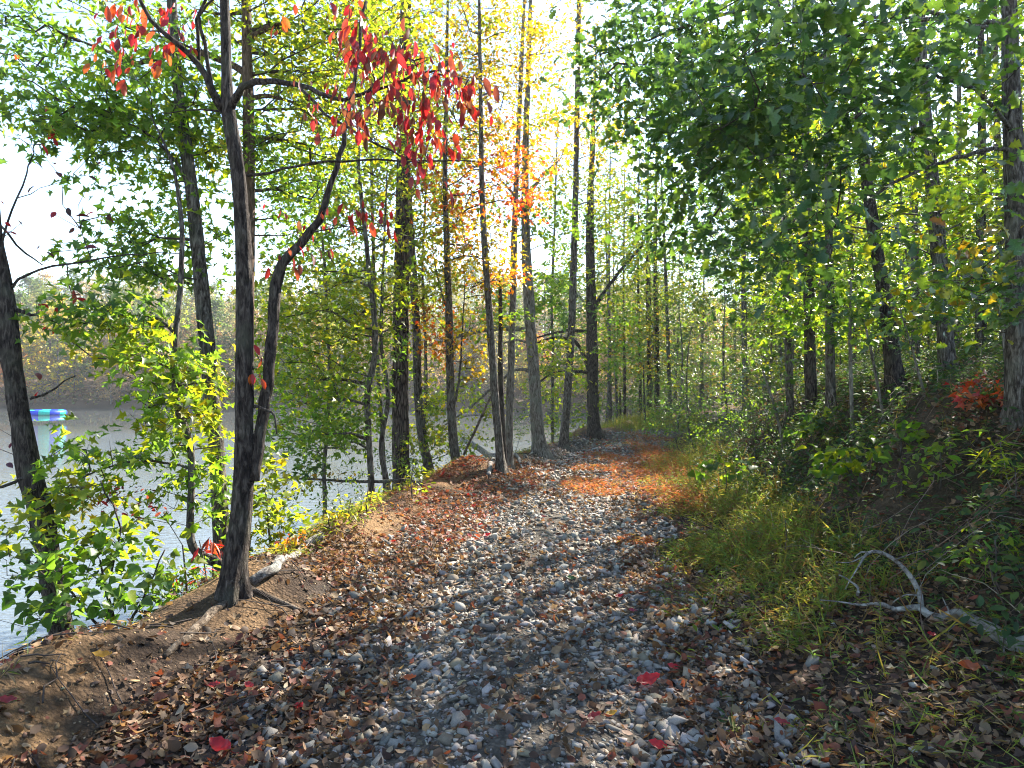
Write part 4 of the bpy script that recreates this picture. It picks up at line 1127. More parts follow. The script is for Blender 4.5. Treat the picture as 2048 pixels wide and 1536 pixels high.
# ================================================================== TREES OF THE RIGHT BANK
tree('oak_tree', 'big oak trunk at the right edge with long branches reaching left over the bank', 'tree',
     [(2040, 835, 52), (2037, 780, 48), (2034, 700, 46), (2033, 600, 44), (2032, 480, 42), (2029, 360, 40), (2025, 240, 38), (2021, 120, 34), (2018, -10, 30)],
     depth=None, top=5, bark='bark', leaf='oak', size=.10, per=9, ind=300, sides=20, mat='leaf_broad', rise=-.1, droop=.35, spread=.4, r0=.0022, airy=(1.2, 2.0, .68),
     stems=[([(2026, 300, 12), (1985, 298, 10), (1930, 310, 9), (1870, 330, 8), (1800, 360, 7), (1740, 400, 6), (1690, 440, 5), (1620, 480, 4), (1560, 490, 3)], -.8),
            ([(2022, 265, 12), (2000, 230, 9), (1950, 180, 8), (1880, 150, 7), (1830, 130, 5), (1760, 170, 4), (1700, 200, 3)], -1.0),
            ([(2020, 50, 14), (1960, 45, 11), (1890, 28, 9), (1800, 25, 8), (1700, 60, 7), (1600, 150, 5), (1520, 210, 4), (1440, 260, 3)], -1.4)],
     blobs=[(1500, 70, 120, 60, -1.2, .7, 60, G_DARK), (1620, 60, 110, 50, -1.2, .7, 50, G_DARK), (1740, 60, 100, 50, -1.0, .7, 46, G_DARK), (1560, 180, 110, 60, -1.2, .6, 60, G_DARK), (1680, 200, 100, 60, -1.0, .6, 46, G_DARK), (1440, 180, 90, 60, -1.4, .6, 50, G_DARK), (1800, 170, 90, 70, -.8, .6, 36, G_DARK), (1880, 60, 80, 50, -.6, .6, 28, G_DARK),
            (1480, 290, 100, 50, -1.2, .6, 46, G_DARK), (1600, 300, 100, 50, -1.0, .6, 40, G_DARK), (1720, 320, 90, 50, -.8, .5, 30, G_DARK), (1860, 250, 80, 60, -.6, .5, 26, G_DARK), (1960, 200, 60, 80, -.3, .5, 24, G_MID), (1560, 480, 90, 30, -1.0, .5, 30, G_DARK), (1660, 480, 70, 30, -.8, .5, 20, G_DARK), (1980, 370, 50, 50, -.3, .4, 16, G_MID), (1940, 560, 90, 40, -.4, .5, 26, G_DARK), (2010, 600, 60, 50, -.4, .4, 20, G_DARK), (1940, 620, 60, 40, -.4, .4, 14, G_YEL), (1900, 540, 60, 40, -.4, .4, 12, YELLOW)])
tree('oak_tree', 'oak out of frame on the right, its dark boughs overhanging the upper right', 'tree',
     [(2560, 1000, 70), (2560, 700, 66), (2550, 400, 60), (2540, 100, 54), (2530, -200, 46), (2520, -500, 36)],
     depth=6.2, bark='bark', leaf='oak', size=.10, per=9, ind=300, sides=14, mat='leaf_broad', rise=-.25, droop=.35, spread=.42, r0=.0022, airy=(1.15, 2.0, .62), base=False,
     stems=[([(2540, 0, 20), (2300, -60, 16), (2000, -60, 13), (1700, -40, 11), (1480, 20, 8), (1320, 70, 5), (1200, 110, 3)], 1.2), ([(2545, 150, 16), (2300, 90, 13), (2000, 60, 10), (1800, 40, 8), (1640, 150, 6), (1500, 230, 5), (1400, 270, 4), (1330, 300, 2)], .6)],
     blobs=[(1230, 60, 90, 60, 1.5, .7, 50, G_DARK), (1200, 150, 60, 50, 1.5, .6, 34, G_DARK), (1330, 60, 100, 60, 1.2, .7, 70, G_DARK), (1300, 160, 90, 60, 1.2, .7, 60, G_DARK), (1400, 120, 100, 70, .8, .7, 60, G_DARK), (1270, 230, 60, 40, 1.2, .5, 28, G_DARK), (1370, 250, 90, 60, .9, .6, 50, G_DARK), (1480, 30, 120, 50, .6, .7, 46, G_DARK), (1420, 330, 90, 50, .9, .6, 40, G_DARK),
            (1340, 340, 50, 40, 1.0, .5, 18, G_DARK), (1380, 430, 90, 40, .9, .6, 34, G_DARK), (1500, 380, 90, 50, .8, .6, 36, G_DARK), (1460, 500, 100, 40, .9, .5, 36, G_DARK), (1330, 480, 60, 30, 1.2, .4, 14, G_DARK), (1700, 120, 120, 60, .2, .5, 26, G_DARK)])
tree('hardwood_tree', 'straight grey trunk on the right bank, next left of the big oak', 'tree',
     [(1896, 762, 34), (1892, 700, 32), (1886, 600, 31), (1876, 480, 30), (1866, 380, 28), (1855, 280, 26), (1846, 180, 24), (1840, 60, 22), (1836, -30, 20)],
     depth=None, top=5, bark='bark', leaf='maple', size=.12, per=10, ind=60, sides=16, spread=.3,
     blobs=[(1800, 420, 120, 70, .8, 1.4, 36, G_YEL), (1950, 480, 70, 80, .8, 1.2, 28, G_YEL), (1780, 280, 100, 60, 1, 1.2, 26, G_MID), (1940, 330, 60, 60, 1, 1, 18, G_YEL), (1880, -60, 120, 60, 1, 1.4, 14, G_MID)])
tree('hardwood_tree', 'dark trunk leaning left on the right bank with pale upper stem', 'tree',
     [(1792, 785, 40), (1785, 720, 34), (1776, 640, 30), (1764, 560, 28), (1750, 480, 26), (1738, 400, 24), (1728, 320, 22), (1716, 240, 19), (1702, 150, 17), (1690, 50, 15)],
     depth=None, top=4, bark='bark_dark', leaf='maple', size=.12, per=10, ind=60, sides=16, spread=.3,
     blobs=[(1700, 420, 110, 70, 1, 1.4, 34, G_YEL), (1640, 300, 110, 70, 1.2, 1.4, 30, G_YEL), (1730, 560, 100, 60, .6, 1, 24, G_MID), (1640, 600, 90, 50, .6, 1, 24, G_MID), (1700, 20, 120, 80, 1.2, 1.4, 16, G_MID)])
for (x0, y0, w, x1, lab, pal) in ((1662, 838, 20, 1654, 'right one of three dark trunks at the foot of the right bank', G_YEL), (1622, 832, 25, 1608, 'thickest middle one of three dark trunks at the foot of the right bank', G_YEL), (1580, 848, 17, 1558, 'left one of three dark trunks at the foot of the right bank', G_YEL),
                                   (1962, 740, 22, 1963, 'trunk between the big oak at the right edge and the straight grey trunk', G_MID), (1832, 700, 18, 1826, 'shaded trunk standing behind the dark leaning trunk on the right bank', G_YEL), (1913, 700, 14, 1918, 'thin shaded trunk behind the straight grey trunk on the right bank', G_YEL),
                                   (1705, 690, 15, 1690, 'thin shaded trunk behind the leaning trunk on the right bank, on its left', G_YEL)):
    dp = None if y0 > 800 else {1962: 13.0, 1832: 15.0, 1913: 16.0, 1705: 17.0}[x0]
    tree('hardwood_tree', lab, 'tree', [(x0, y0 + (60 if dp else 0), w * 1.1), (x0 - 1, y0 - 90, w), ((x0 + x1) / 2, 450, w * .85), (x1, 200, w * .7), (x1 - 3, -40, w * .6)], depth=dp, top=5, bark='bark_dark' if w > 20 else 'bark', leaf='maple', size=.125, per=11, ind=20, sides=12, spread=.34,
         blobs=[(x1 + 10, 360, 100, 90, 1.2, 1.6, 11, pal), (x1 - 40, 520, 90, 70, .8, 1.4, 15, pal), (x1 + 20, 150, 110, 90, 1.2, 1.6, 8, pal), (x1 - 20, 640, 70, 50, .5, 1, 14, G_MID)])
for (pl, lab) in (([(1705, 862, 9), (1702, 760, 8), (1700, 660, 7), (1702, 560, 5)], 'straight pale sapling in front of the three dark trunks, right of them'), ([(1768, 842, 7), (1755, 770, 6), (1742, 700, 6), (1728, 640, 4)], 'thin pale sapling leaning left below the dark leaning trunk'),
                  ([(1568, 905, 7), (1558, 850, 6), (1545, 800, 5), (1525, 740, 4)], 'thin grey sapling leaning left above the grassy verge'), ([(1850, 795, 6), (1835, 740, 5), (1822, 690, 4), (1800, 620, 3)], 'thin bare sapling left of the straight grey trunk'), ([(2015, 760, 7), (2008, 690, 6), (2003, 640, 5), (1990, 600, 3)], 'pale forked sapling just left of the big oak at the right edge')):
    tree('sapling', lab, 'sapling', pl, depth=None, bark='bark_pale', leaf='maple', size=.10, per=8, ind=60, sides=8, spread=.25, r0=.0018, mat='leaf_broad',
         blobs=[(pl[-1][0], pl[-1][1] - 10, 80, 50, 0, .6, 16, G_MID), (pl[-2][0] + 10, pl[-2][1] - 30, 70, 40, 0, .5, 9, G_DARK)])
# ================================================================== COPIES: the wood on the right bank and the far shore
def template(hgt, rad, z0, ntip, per, size, pal, leaf='maple', r0=.09, lean=.3, mat='leaf', bark='bark', spread=.4, taper=.75, rise=.25, shape=1.0, twig=True, step=.5, r0t=.0028, sides=9):
    """one tree about the origin: (trunk mesh, crown mesh)"""
    zz = np.linspace(0, hgt, max(5, int(hgt / .7)))
    ph = rng.uniform(0, 6.28, 4)
    tx = lean * np.sin(zz / hgt * 2.2 + ph[0]) * .5; ty = lean * np.sin(zz / hgt * 2.9 + ph[1]) * .5
    tr = np.column_stack([tx - tx[0], ty - ty[0], zz - .3, r0 * (1 - taper * zz / hgt)])
    tr = spline(tr, .3)
    tr[:, 3] *= 1 + .5 * np.exp(-np.maximum(tr[:, 2] + .3, 0) / .3)
    mb = MB(); tube(mb, tr[:, :3], tr[:, 3], sides, .12, int(ph[2] * 9))
    u = rng.uniform(0, 1, ntip); z = z0 + (hgt - z0) * u
    prof = np.sin(np.pi * np.clip((u * .86 + .12), 0, 1)) ** .7 if shape == 1.0 else (1 - u * .93) ** shape
    th = rng.uniform(0, 6.28, ntip); r = rad * prof * rng.uniform(.25, 1, ntip) ** .6
    tip = np.column_stack([np.interp(z, tr[:, 2], tr[:, 0]) + r * np.cos(th), np.interp(z, tr[:, 2], tr[:, 1]) + r * np.sin(th), z + .3 * rng.normal(0, 1, ntip)])
    g = Grower(tr); g.grow(tip, rise, step=step)
    L = Leaves(); spray_leaves(L, g, 0, per, size, pal, 0, .35, spread)
    p, a, n, s, c, k = L.arrays()
    if twig:
        g.emit(None, mb, r0=r0t)
    cm_ = MB(); leaf_geo(cm_, TMPL.get(leaf, T_CLUMP), p, a, n, s, c)
    return mb.mesh('trunk', M[bark], True), cm_.mesh('crown', M[mat])


def place(name, tm, loc, rz, sc, label, cat, group):
    r = bpy.data.objects.new(name, None); COL.objects.link(r)
    r.location = loc; r.rotation_euler = (0, 0, rz); r.scale = sc if hasattr(sc, '__len__') else (sc, sc, sc)
    r['label'] = label; r['category'] = cat
    if group: r['group'] = group
    a = link('trunk', tm[0], r); b_ = link('crown', tm[1], r, kind='stuff')
    return r


WOOD = [template(15, 2.8, 3.0, 200, 16, .15, G_MID, mat='leaf_broad', r0=.13), template(13, 2.4, 2.5, 170, 16, .15, G_YEL, mat='leaf_broad', r0=.10), template(16, 2.6, 5, 160, 16, .15, G_MID, mat='leaf_broad', r0=.14, bark='bark_dark'), template(12, 2.2, 2.2, 150, 16, .14, G_YEL + [((.30, .22, .03), 1)], mat='leaf_broad', r0=.085), template(14, 2.6, 3.5, 190, 16, .15, G_DARK, mat='leaf_broad', r0=.12, bark='bark_pine')]
WOOD_L = ['background tree of the right-hand wood with mid-green leaves', 'background tree of the right-hand wood with yellow-green leaves', 'dark-barked background tree of the right-hand wood, bare low down', 'slim background tree of the right-hand wood with some yellow leaves', 'dark green background tree with plated bark in the right-hand wood']
UNDER = [template(3.6, 1.3, .5, 46, 15, .105, G_YEL, mat='leaf_broad', r0=.022, spread=.26, step=.3), template(2.6, 1.1, .4, 40, 15, .10, G_MID, mat='leaf_broad', r0=.018, spread=.24, step=.3), template(4.6, 1.5, .9, 56, 15, .11, G_MID, mat='leaf_broad', r0=.03, spread=.28, step=.3), template(2.2, 1.1, .2, 44, 15, .085, G_YEL + [((.35, .2, .03), 1), ((.35, .06, .03), .5)], mat='leaf_broad', r0=.015, spread=.22, step=.3)]
UNDER_L = ['leafy yellow-green understorey shrub under the trees of the right bank', 'low mid-green understorey shrub under the trees of the right bank', 'tall thin understorey bush under the trees of the right bank', 'low shrub with a few orange and red leaves under the trees of the right bank']
CEDAR = template(3.4, 1.1, .2, 110, 34, .13, PINE, 'needle', r0=.035, mat='needle', spread=.14, shape=.8, rise=-.1, step=.3)
taken = [(o.location.x, o.location.y) for o in S.objects if o.parent is None and o.type == 'EMPTY']


def free(x, y, r): return all((x - a) ** 2 + (y - b_) ** 2 > r * r for a, b_ in taken)


SAPL = [template(6.5, 1.9, 1.0, 110, 13, .12, G_MID, mat='leaf_broad', r0=.045, spread=.34, step=.35), template(5.5, 1.7, .8, 95, 13, .12, G_YEL, mat='leaf_broad', r0=.04, spread=.34, step=.35), template(7.5, 1.8, 1.6, 110, 13, .12, G_MID + [((.24, .20, .03), 1)], mat='leaf_broad', r0=.05, spread=.34, step=.35)]
SAPL_L = ['mid-green sapling as tall as the lowest boughs in the right-hand wood', 'yellow-green sapling under the taller trees of the right-hand wood', 'tall slender sapling with some yellow leaves in the right-hand wood']
for t in range(900):
    y = rng.uniform(8.5, 40); x = xr(y) + rng.uniform(2.6, 16)
    if sum(1 for o in S.objects if o.get('group') == 'saplings of the wood on the right bank') >= 46: break
    px = CX + F * x / y
    if px > 2200 or not free(x, y, 1.1): continue
    i = int(rng.integers(0, 3)); sc = rng.uniform(.7, 1.1)
    taken.append((x, y))
    place('sapling', SAPL[i], (x, y, Hs(x, y)), rng.uniform(0, 6.28), sc, SAPL_L[i], 'sapling', 'saplings of the wood on the right bank')
def in_gap(x, y):
    """does a tree here stand between the sun and the open track?"""
    for t_ in np.arange(5, 19, 1.0):
        a, b_ = x - t_ * math.sin(SUN_AZ), y - t_ * math.cos(SUN_AZ)
        if 3 < b_ < 13 and abs(a - float(xc(b_)) + .3) < 1.5: return True
    return False


cntw = 0
for t in range(1200):
    y = rng.uniform(10, 58); x = xr(y) + rng.uniform(3.2, 26)
    if cntw >= 135: break
    px = CX + F * x / y
    if px > 2500 or not free(x, y, 1.5 if y < 20 else 1.9): continue
    edge = x - xr(y)
    if 16 < y < 24 and edge < 6.5: continue
    if y >= 24 and t % 2: x = xr(y) + rng.uniform(1.6, 9)
    if y < 24 and t % 3 == 0: continue
    if in_gap(x, y) and t % 5: continue
    if not free(x, y, 1.5): continue
    i = int(rng.integers(0, 5)); sc = rng.uniform(.85, 1.15)
    taken.append((x, y)); cntw += 1
    place('pine_tree' if i == 4 else 'hardwood_tree', WOOD[i], (x, y, Hs(x, y)), rng.uniform(0, 6.28), (sc, sc, sc * rng.uniform(.9, 1.1)), WOOD_L[i], 'tree', 'trees of the wood on the right bank')
for k_, (yy, off, i) in enumerate(((27, -.5, 1), (29.5, -1.0, 3), (31.5, -.2, 0), (33.5, -.7, 1), (36, -.3, 3), (38.5, -.8, 1), (41, -.2, 0), (44, -.6, 3), (47, -.2, 1), (51, -.5, 0))):
    x = float(xl(yy)) + off; taken.append((x, yy))
    place('hardwood_tree', WOOD[i], (x, yy, Hs(x, yy)), k_ * 1.3, (.85, .85, .72), 'leafy tree along the waterside beyond the bend of the path', 'tree', 'waterside trees beyond the bend')
    x -= .1; yy += 1.2
    place('understorey_shrub', UNDER[(i + 1) % 4], (x, yy, Hs(x, yy)), k_ * 2.1, 1.2, 'shrub along the waterside beyond the bend of the path', 'shrub', 'waterside shrubs beyond the bend')
cnt2 = 0
for t in range(800):
    if cnt2 >= 30: break
    y = rng.uniform(27, 60); px = rng.uniform(1300, 1640); x = y * (px - CX) / F
    if x - xr(y) < 1.2 or not free(x, y, 1.5): continue
    taken.append((x, y)); cnt2 += 1; i = int(rng.integers(0, 5)); sc = rng.uniform(.9, 1.2)
    place('pine_tree' if i == 4 else 'hardwood_tree', WOOD[i], (x, y, Hs(x, y)), rng.uniform(0, 6.28), (sc * 1.15, sc * 1.15, sc), WOOD_L[i], 'tree', 'trees of the wood on the right bank')
cntu = 0
for t in range(1500):
    y = rng.uniform(9, 44); x = xr(y) + rng.uniform(1.4, 15)
    if cntu >= 110: break
    edge = x - xr(y)
    px = CX + F * x / y
    if px > 2200 or (edge < 2.2 and y < 13) or not free(x, y, .8): continue
    i = int(rng.integers(0, 4)); sc = rng.uniform(.6, 1.1) * (.75 if edge < 3 else 1)
    taken.append((x, y)); cntu += 1
    place('understorey_shrub', UNDER[i], (x, y, Hs(x, y)), rng.uniform(0, 6.28), sc, UNDER_L[i], 'shrub', 'understorey shrubs of the right bank')
for (px, py, dd, sc, lab) in ((1385, 850, 19, 1.0, 'dark cedar at the inner edge of the bend, farther of the two'), (1535, 870, 14, .95, 'dark cedar at the foot of the bank before the three dark trunks'), (1350, 852, 24, 1.35, 'tall blue-green cedar beyond the bend of the path'), (1460, 800, 20, 1.2, 'dark cedar in the shade behind the verge thicket')):
    p = P(px, py, dd); place('cedar_tree', CEDAR, (p[0], p[1], Hs(p[0], p[1])), rng.uniform(0, 6), sc, lab, 'tree', None)

# thickets along the lower right edge of the path, each by itself
BUSH = [template(1.3, .62, .1, 44, 14, .060, G_DARK + [((.09, .12, .03), 2)], r0=.010, spread=.16, leaf='oval', step=.2), template(1.1, .6, .1, 40, 14, .055, G_MID, r0=.009, spread=.15, leaf='oval', step=.2)]
for (px, py, sc, i, lab) in ((1362, 905, 1.1, 0, 'dense dark bush on the inside of the bend, nearest the rusty grass'), (1400, 915, 1.2, 0, 'rounded grey-green bush at the foot of the right bank behind the rusty grass'), (1445, 930, 1.0, 1, 'leafy bush between the rusty grass and the thin grey sapling'), (1345, 880, 1.2, 1, 'green bush closing the view at the bend of the path'),
                             (1500, 940, 1.0, 0, 'dark low bush below the thin grey sapling'), (1420, 880, 1.4, 1, 'taller bush behind the rounded grey-green bush'), (1330, 862, 1.1, 1, 'sunlit bush at the far end of the path on its right')):
    d = hit(px, py); p = P(px, py, d)
    place('bush', BUSH[i], (p[0], p[1], Hs(p[0], p[1])), rng.uniform(0, 6), sc, lab, 'bush', None)
for (px, py, sc, i, lab) in ((640, 1000, .8, 1, 'sparse green bush on the waterside bank left of the wavy trunk'), (870, 985, .8, 1, 'yellow-green bush at the feet of the lichen-spotted trunk'), (945, 955, .7, 0, 'low dark bush between the red maple and the three slim trunks'), (1050, 925, .6, 1, 'small bush between the three slim trunks and the stout pale oak'), (1105, 905, .8, 0, 'bush behind the foot of the stout pale oak'), (1160, 885, .8, 1, 'bush beside the mound of pine straw'), (1235, 868, .8, 1, 'low bush right of the mossy oak')):
    d = hit(px, py); p = P(px, py, d); x = min(p[0], xl(d) - .35)
    place('bush', BUSH[i], (x, d, Hs(x, d)), rng.uniform(0, 6), sc, lab, 'bush', None)

# ---- the wooded far shore
FAR_GREY = [((.15, .13, .09), 3), ((.19, .16, .115), 2), ((.11, .12, .055), 3)]
FAR_TAN = [((.22, .15, .085), 3), ((.18, .13, .08), 2), ((.24, .19, .10), 1)]
FAR = [('far_grey', template(12, 3.8, 1.6, 240, 10, .30, FAR_GREY, 'clump', r0=.16, mat='far_leaf', spread=.55, bark='bark_pale', r0t=.006, step=1.0, sides=6)),
       ('far_tan', template(10, 3.6, 1.2, 220, 11, .32, FAR_TAN, 'clump', r0=.15, mat='far_leaf', spread=.55, bark='bark_pale', r0t=.006, step=1.0, sides=6)),
       ('far_pine', template(13, 2.8, 2, 210, 11, .36, [((.055, .085, .035), 3), ((.075, .11, .04), 2)], 'clump', r0=.16, mat='far_leaf', spread=.5, bark='bark_pine', r0t=.006, step=1.0, sides=6)),
       ('far_yellow', template(9, 3.4, 1.2, 210, 11, .30, [((.24, .20, .03), 3), ((.18, .18, .03), 2), ((.30, .19, .03), 1)], 'clump', r0=.12, mat='far_leaf', spread=.55, r0t=.006, step=1.0, sides=6)),
       ('far_green', template(11, 3.6, 1, 230, 12, .32, [((.10, .13, .03), 3), ((.14, .15, .035), 2)], 'clump', r0=.14, mat='far_leaf', spread=.55, r0t=.006, step=1.0, sides=6)),
       ('far_orange', template(8, 2.8, 1.5, 150, 10, .27, [((.30, .13, .035), 3), ((.26, .18, .05), 2), ((.22, .05, .04), 1)], 'clump', r0=.11, mat='far_leaf', spread=.5, r0t=.006, step=1.0, sides=6))]
FAR_L = {'far_grey': 'grey half-bare tree of the hillside wood across the lake', 'far_tan': 'tan-leaved tree of the hillside wood across the lake', 'far_pine': 'dark green pine of the hillside wood across the lake',
         'far_yellow': 'yellow tree of the hillside wood across the lake', 'far_green': 'green-leaved tree of the hillside wood across the lake', 'far_orange': 'small orange-leaved tree of the hillside wood across the lake'}


def far_tree(i, x, y, sc, label=None):
    k_, tm = FAR[i]
    place('pine_tree' if i == 2 else 'hardwood_tree', tm, (x, y, Hs(x, y)), rng.uniform(0, 6.28), (sc, sc, sc * rng.uniform(.9, 1.15)), label or FAR_L[k_], 'tree', None if label else 'trees on the hillside across the lake')


for px, dy, i, sc, lab in ((115, 4, 3, 1.5, 'broad golden-yellow tree on the far shore behind the floating trampoline'), (40, 12, 2, 1.0, 'bright green pine on the far shore behind the leftmost trunk'), (230, 14, 0, 1.15, 'largest grey half-bare tree on the far shore right of the golden tree'), (30, 5, 5, .9, 'orange tree at the far waterline left of the golden tree'), (180, 20, 4, 1.2, 'pale green tree rising behind the golden tree on the far shore'), (330, 8, 1, 1.0, 'tan-leaved tree by the far waterline right of the largest grey tree'), (430, 9, 2, 1.0, 'green pine on the far shore beyond the pale sweetgum trunk')):
    y = 97.0; x = y * (px - CX) / F
    y = float(shore(x)) + dy; x = y * (px - CX) / F
    far_tree(i, x, y, sc, lab)
cntf = 0
for t in range(6000):
    if cntf >= 240: break
    f = rng.uniform(1.5, 80); px = rng.uniform(-150, 1650)
    y = 90 + f; x = y * (px - CX) / F
    y = float(shore(x)) + f; x = y * (px - CX) / F
    if not free(x, y, 2.6 + f * .025): continue
    taken.append((x, y)); cntf += 1
    i = int(rng.choice(6, p=[.30, .14, .20, .09, .21, .06])) if f > 8 else int(rng.choice(6, p=[.22, .15, .10, .18, .17, .18]))
    far_tree(i, x, y, rng.uniform(.75, 1.1) * (.65 if f < 5 else 1))
# brush along the far waterline: nobody could count it
n = 4200
x = rng.uniform(-110, 45, n); y = shore(x) + rng.uniform(.2, 4.5, n) + .6
z = H(x, y) + rng.uniform(0, 1, n) ** 1.6 * 1.7
mb = MB()
a_, n_ = rand_rot(n, .8); a_[:, 2] = rng.normal(0, .5, n)
leaf_geo(mb, T_CLUMP, np.stack([x, y, z], -1), a_, n_, rng.uniform(.25, .6, n), palette([((.06, .075, .03), 3), ((.10, .09, .05), 3), ((.13, .08, .05), 1), ((.05, .045, .035), 2)], n))
link('shore_brush', mb.mesh('shore_brush', M['far_leaf']), ground, kind='stuff')

# ================================================================== SHRUBS OF THE NEAR LEFT BANK
tree('broadleaf_shrub', 'large broad-leaved green shrub fanning up in front of the leftmost trunk', 'shrub',
     [(235, 1300, 20), (228, 1260, 14), (222, 1220, 9), (210, 1170, 6), (200, 1120, 4)], depth=5.05, bark='bark_dark', leaf='broad', size=.080, per=6, ind=300, mat='leaf', sides=8, droop=.55, spread=.22, airy=(1.2, 1.7, .58), rise=.5, r0=.0022, base=True,
     stems=[([(235, 1300, 8), (190, 1240, 6), (140, 1180, 4), (100, 1130, 3)], -.2), ([(240, 1300, 8), (270, 1230, 6), (300, 1170, 4), (330, 1100, 3)], .2), ([(245, 1305, 7), (300, 1260, 5), (350, 1215, 3)], .1), ([(230, 1305, 7), (160, 1270, 5), (90, 1240, 3)], -.3), ([(232, 1300, 7), (215, 1180, 5), (240, 1060, 4), (200, 960, 3)], .2)],
     blobs=[(170, 1130, 100, 60, -.1, .35, 34, G_MID), (90, 1150, 70, 50, -.2, .3, 22, G_DARK), (60, 1080, 60, 50, -.1, .3, 20, G_YEL), (190, 1040, 80, 50, .1, .3, 26, G_YEL), (260, 1110, 60, 50, .1, .3, 22, G_MID), (140, 1215, 80, 40, -.3, .25, 18, G_DARK), (230, 1200, 70, 40, -.2, .25, 18, G_DARK), (320, 1180, 50, 50, .1, .3, 16, G_MID), (40, 1220, 50, 40, -.3, .25, 8, G_DARK), (340, 1120, 40, 40, .2, .2, 9, G_YEL)])
tree('broadleaf_shrub', 'fine-leaved bush between the broad-leaved shrub and the red-leaved tree', 'shrub',
     [(380, 1235, 8), (375, 1190, 6), (370, 1140, 4), (365, 1090, 3)], depth=5.4, leaf='oval', size=.05, per=10, ind=60, sides=6, spread=.14, r0=.0016,
     blobs=[(350, 1180, 50, 50, 0, .3, 34, G_MID), (400, 1180, 40, 40, 0, .25, 26, G_DARK), (330, 1230, 40, 20, 0, .25, 16, G_DARK), (290, 1000, 60, 40, .2, .3, 10, PURPLE), (400, 1215, 40, 18, 0, .2, 14, G_YEL)])
tree('sumac_seedling', 'seedling with red leaflets left of the foot of the red-leaved tree', 'plant',
     [(418, 1190, 4), (412, 1150, 3), (405, 1110, 3), (398, 1080, 2)], depth=5.5, leaf='lance', size=.10, per=5, ind=60, sides=5, spread=.08, mat='leaf_red', hang=.3,
     blobs=[(395, 1090, 35, 14, 0, .1, 5, RED), (440, 1095, 14, 20, 0, .1, 3, ORANGE_RED), (390, 1145, 18, 14, 0, .1, 4, ORANGE_RED)])
tree('maple_shrub', 'yellow-green bush right of the red-leaved tree at the waterside', 'shrub',
     [(545, 1130, 8), (540, 1080, 6), (535, 1030, 4), (530, 980, 3)], depth=7.0, leaf='maple', size=.09, per=8, ind=100, sides=6, spread=.18, r0=.0018,
     blobs=[(530, 1000, 40, 50, 0, .35, 34, G_YEL), (560, 1060, 45, 35, 0, .3, 24, G_YEL), (520, 940, 30, 30, 0, .3, 12, G_YEL), (590, 1090, 40, 20, .2, .3, 14, YELLOW), (540, 1110, 40, 20, 0, .3, 10, G_MID)])
tree('waterside_sapling', 'thin sapling whose long bough reaches left over the water below the wavy trunk', 'sapling',
     [(850, 975, 7), (820, 960, 7), (760, 963, 7), (690, 962, 6), (620, 958, 5), (560, 958, 3)], depth=9.6, leaf='oval', size=.07, per=9, ind=40, sides=7, spread=.16, base=False, r0=.0016,
     blobs=[(590, 955, 40, 20, 0, .3, 12, G_MID), (660, 955, 40, 16, 0, .3, 9, YELLOW), (560, 930, 30, 20, 0, .3, 7, G_YEL), (610, 985, 40, 14, 0, .3, 7, G_YEL)])
for k_, (px, py, hh, pal, lab) in enumerate(((700, 1050, 50, G_YEL, 'small sunlit plant on the grassy edge below the wavy trunk'), (735, 1035, 60, LITGRASS, 'bright yellow-green plant on the grassy edge left of the red berm'), (660, 1065, 45, YELLOW, 'yellow seedling at the upper end of the lit log'), (825, 1000, 70, G_YEL, 'vine-leaved plant at the foot of the thick pine'), (600, 1105, 40, ORANGE, 'orange-leaved seedling beside the lit log'))):
    tree('bank_plant', lab, 'plant', [(px, py, 3), (px - 3, py - hh * .5, 3), (px + 2, py - hh, 2)], depth=None, leaf='oval', size=.06, per=9, ind=40, sides=5, spread=.12, r0=.0014, blobs=[(px, py - hh * .5, 32, hh * .45, 0, .2, 14, pal)])

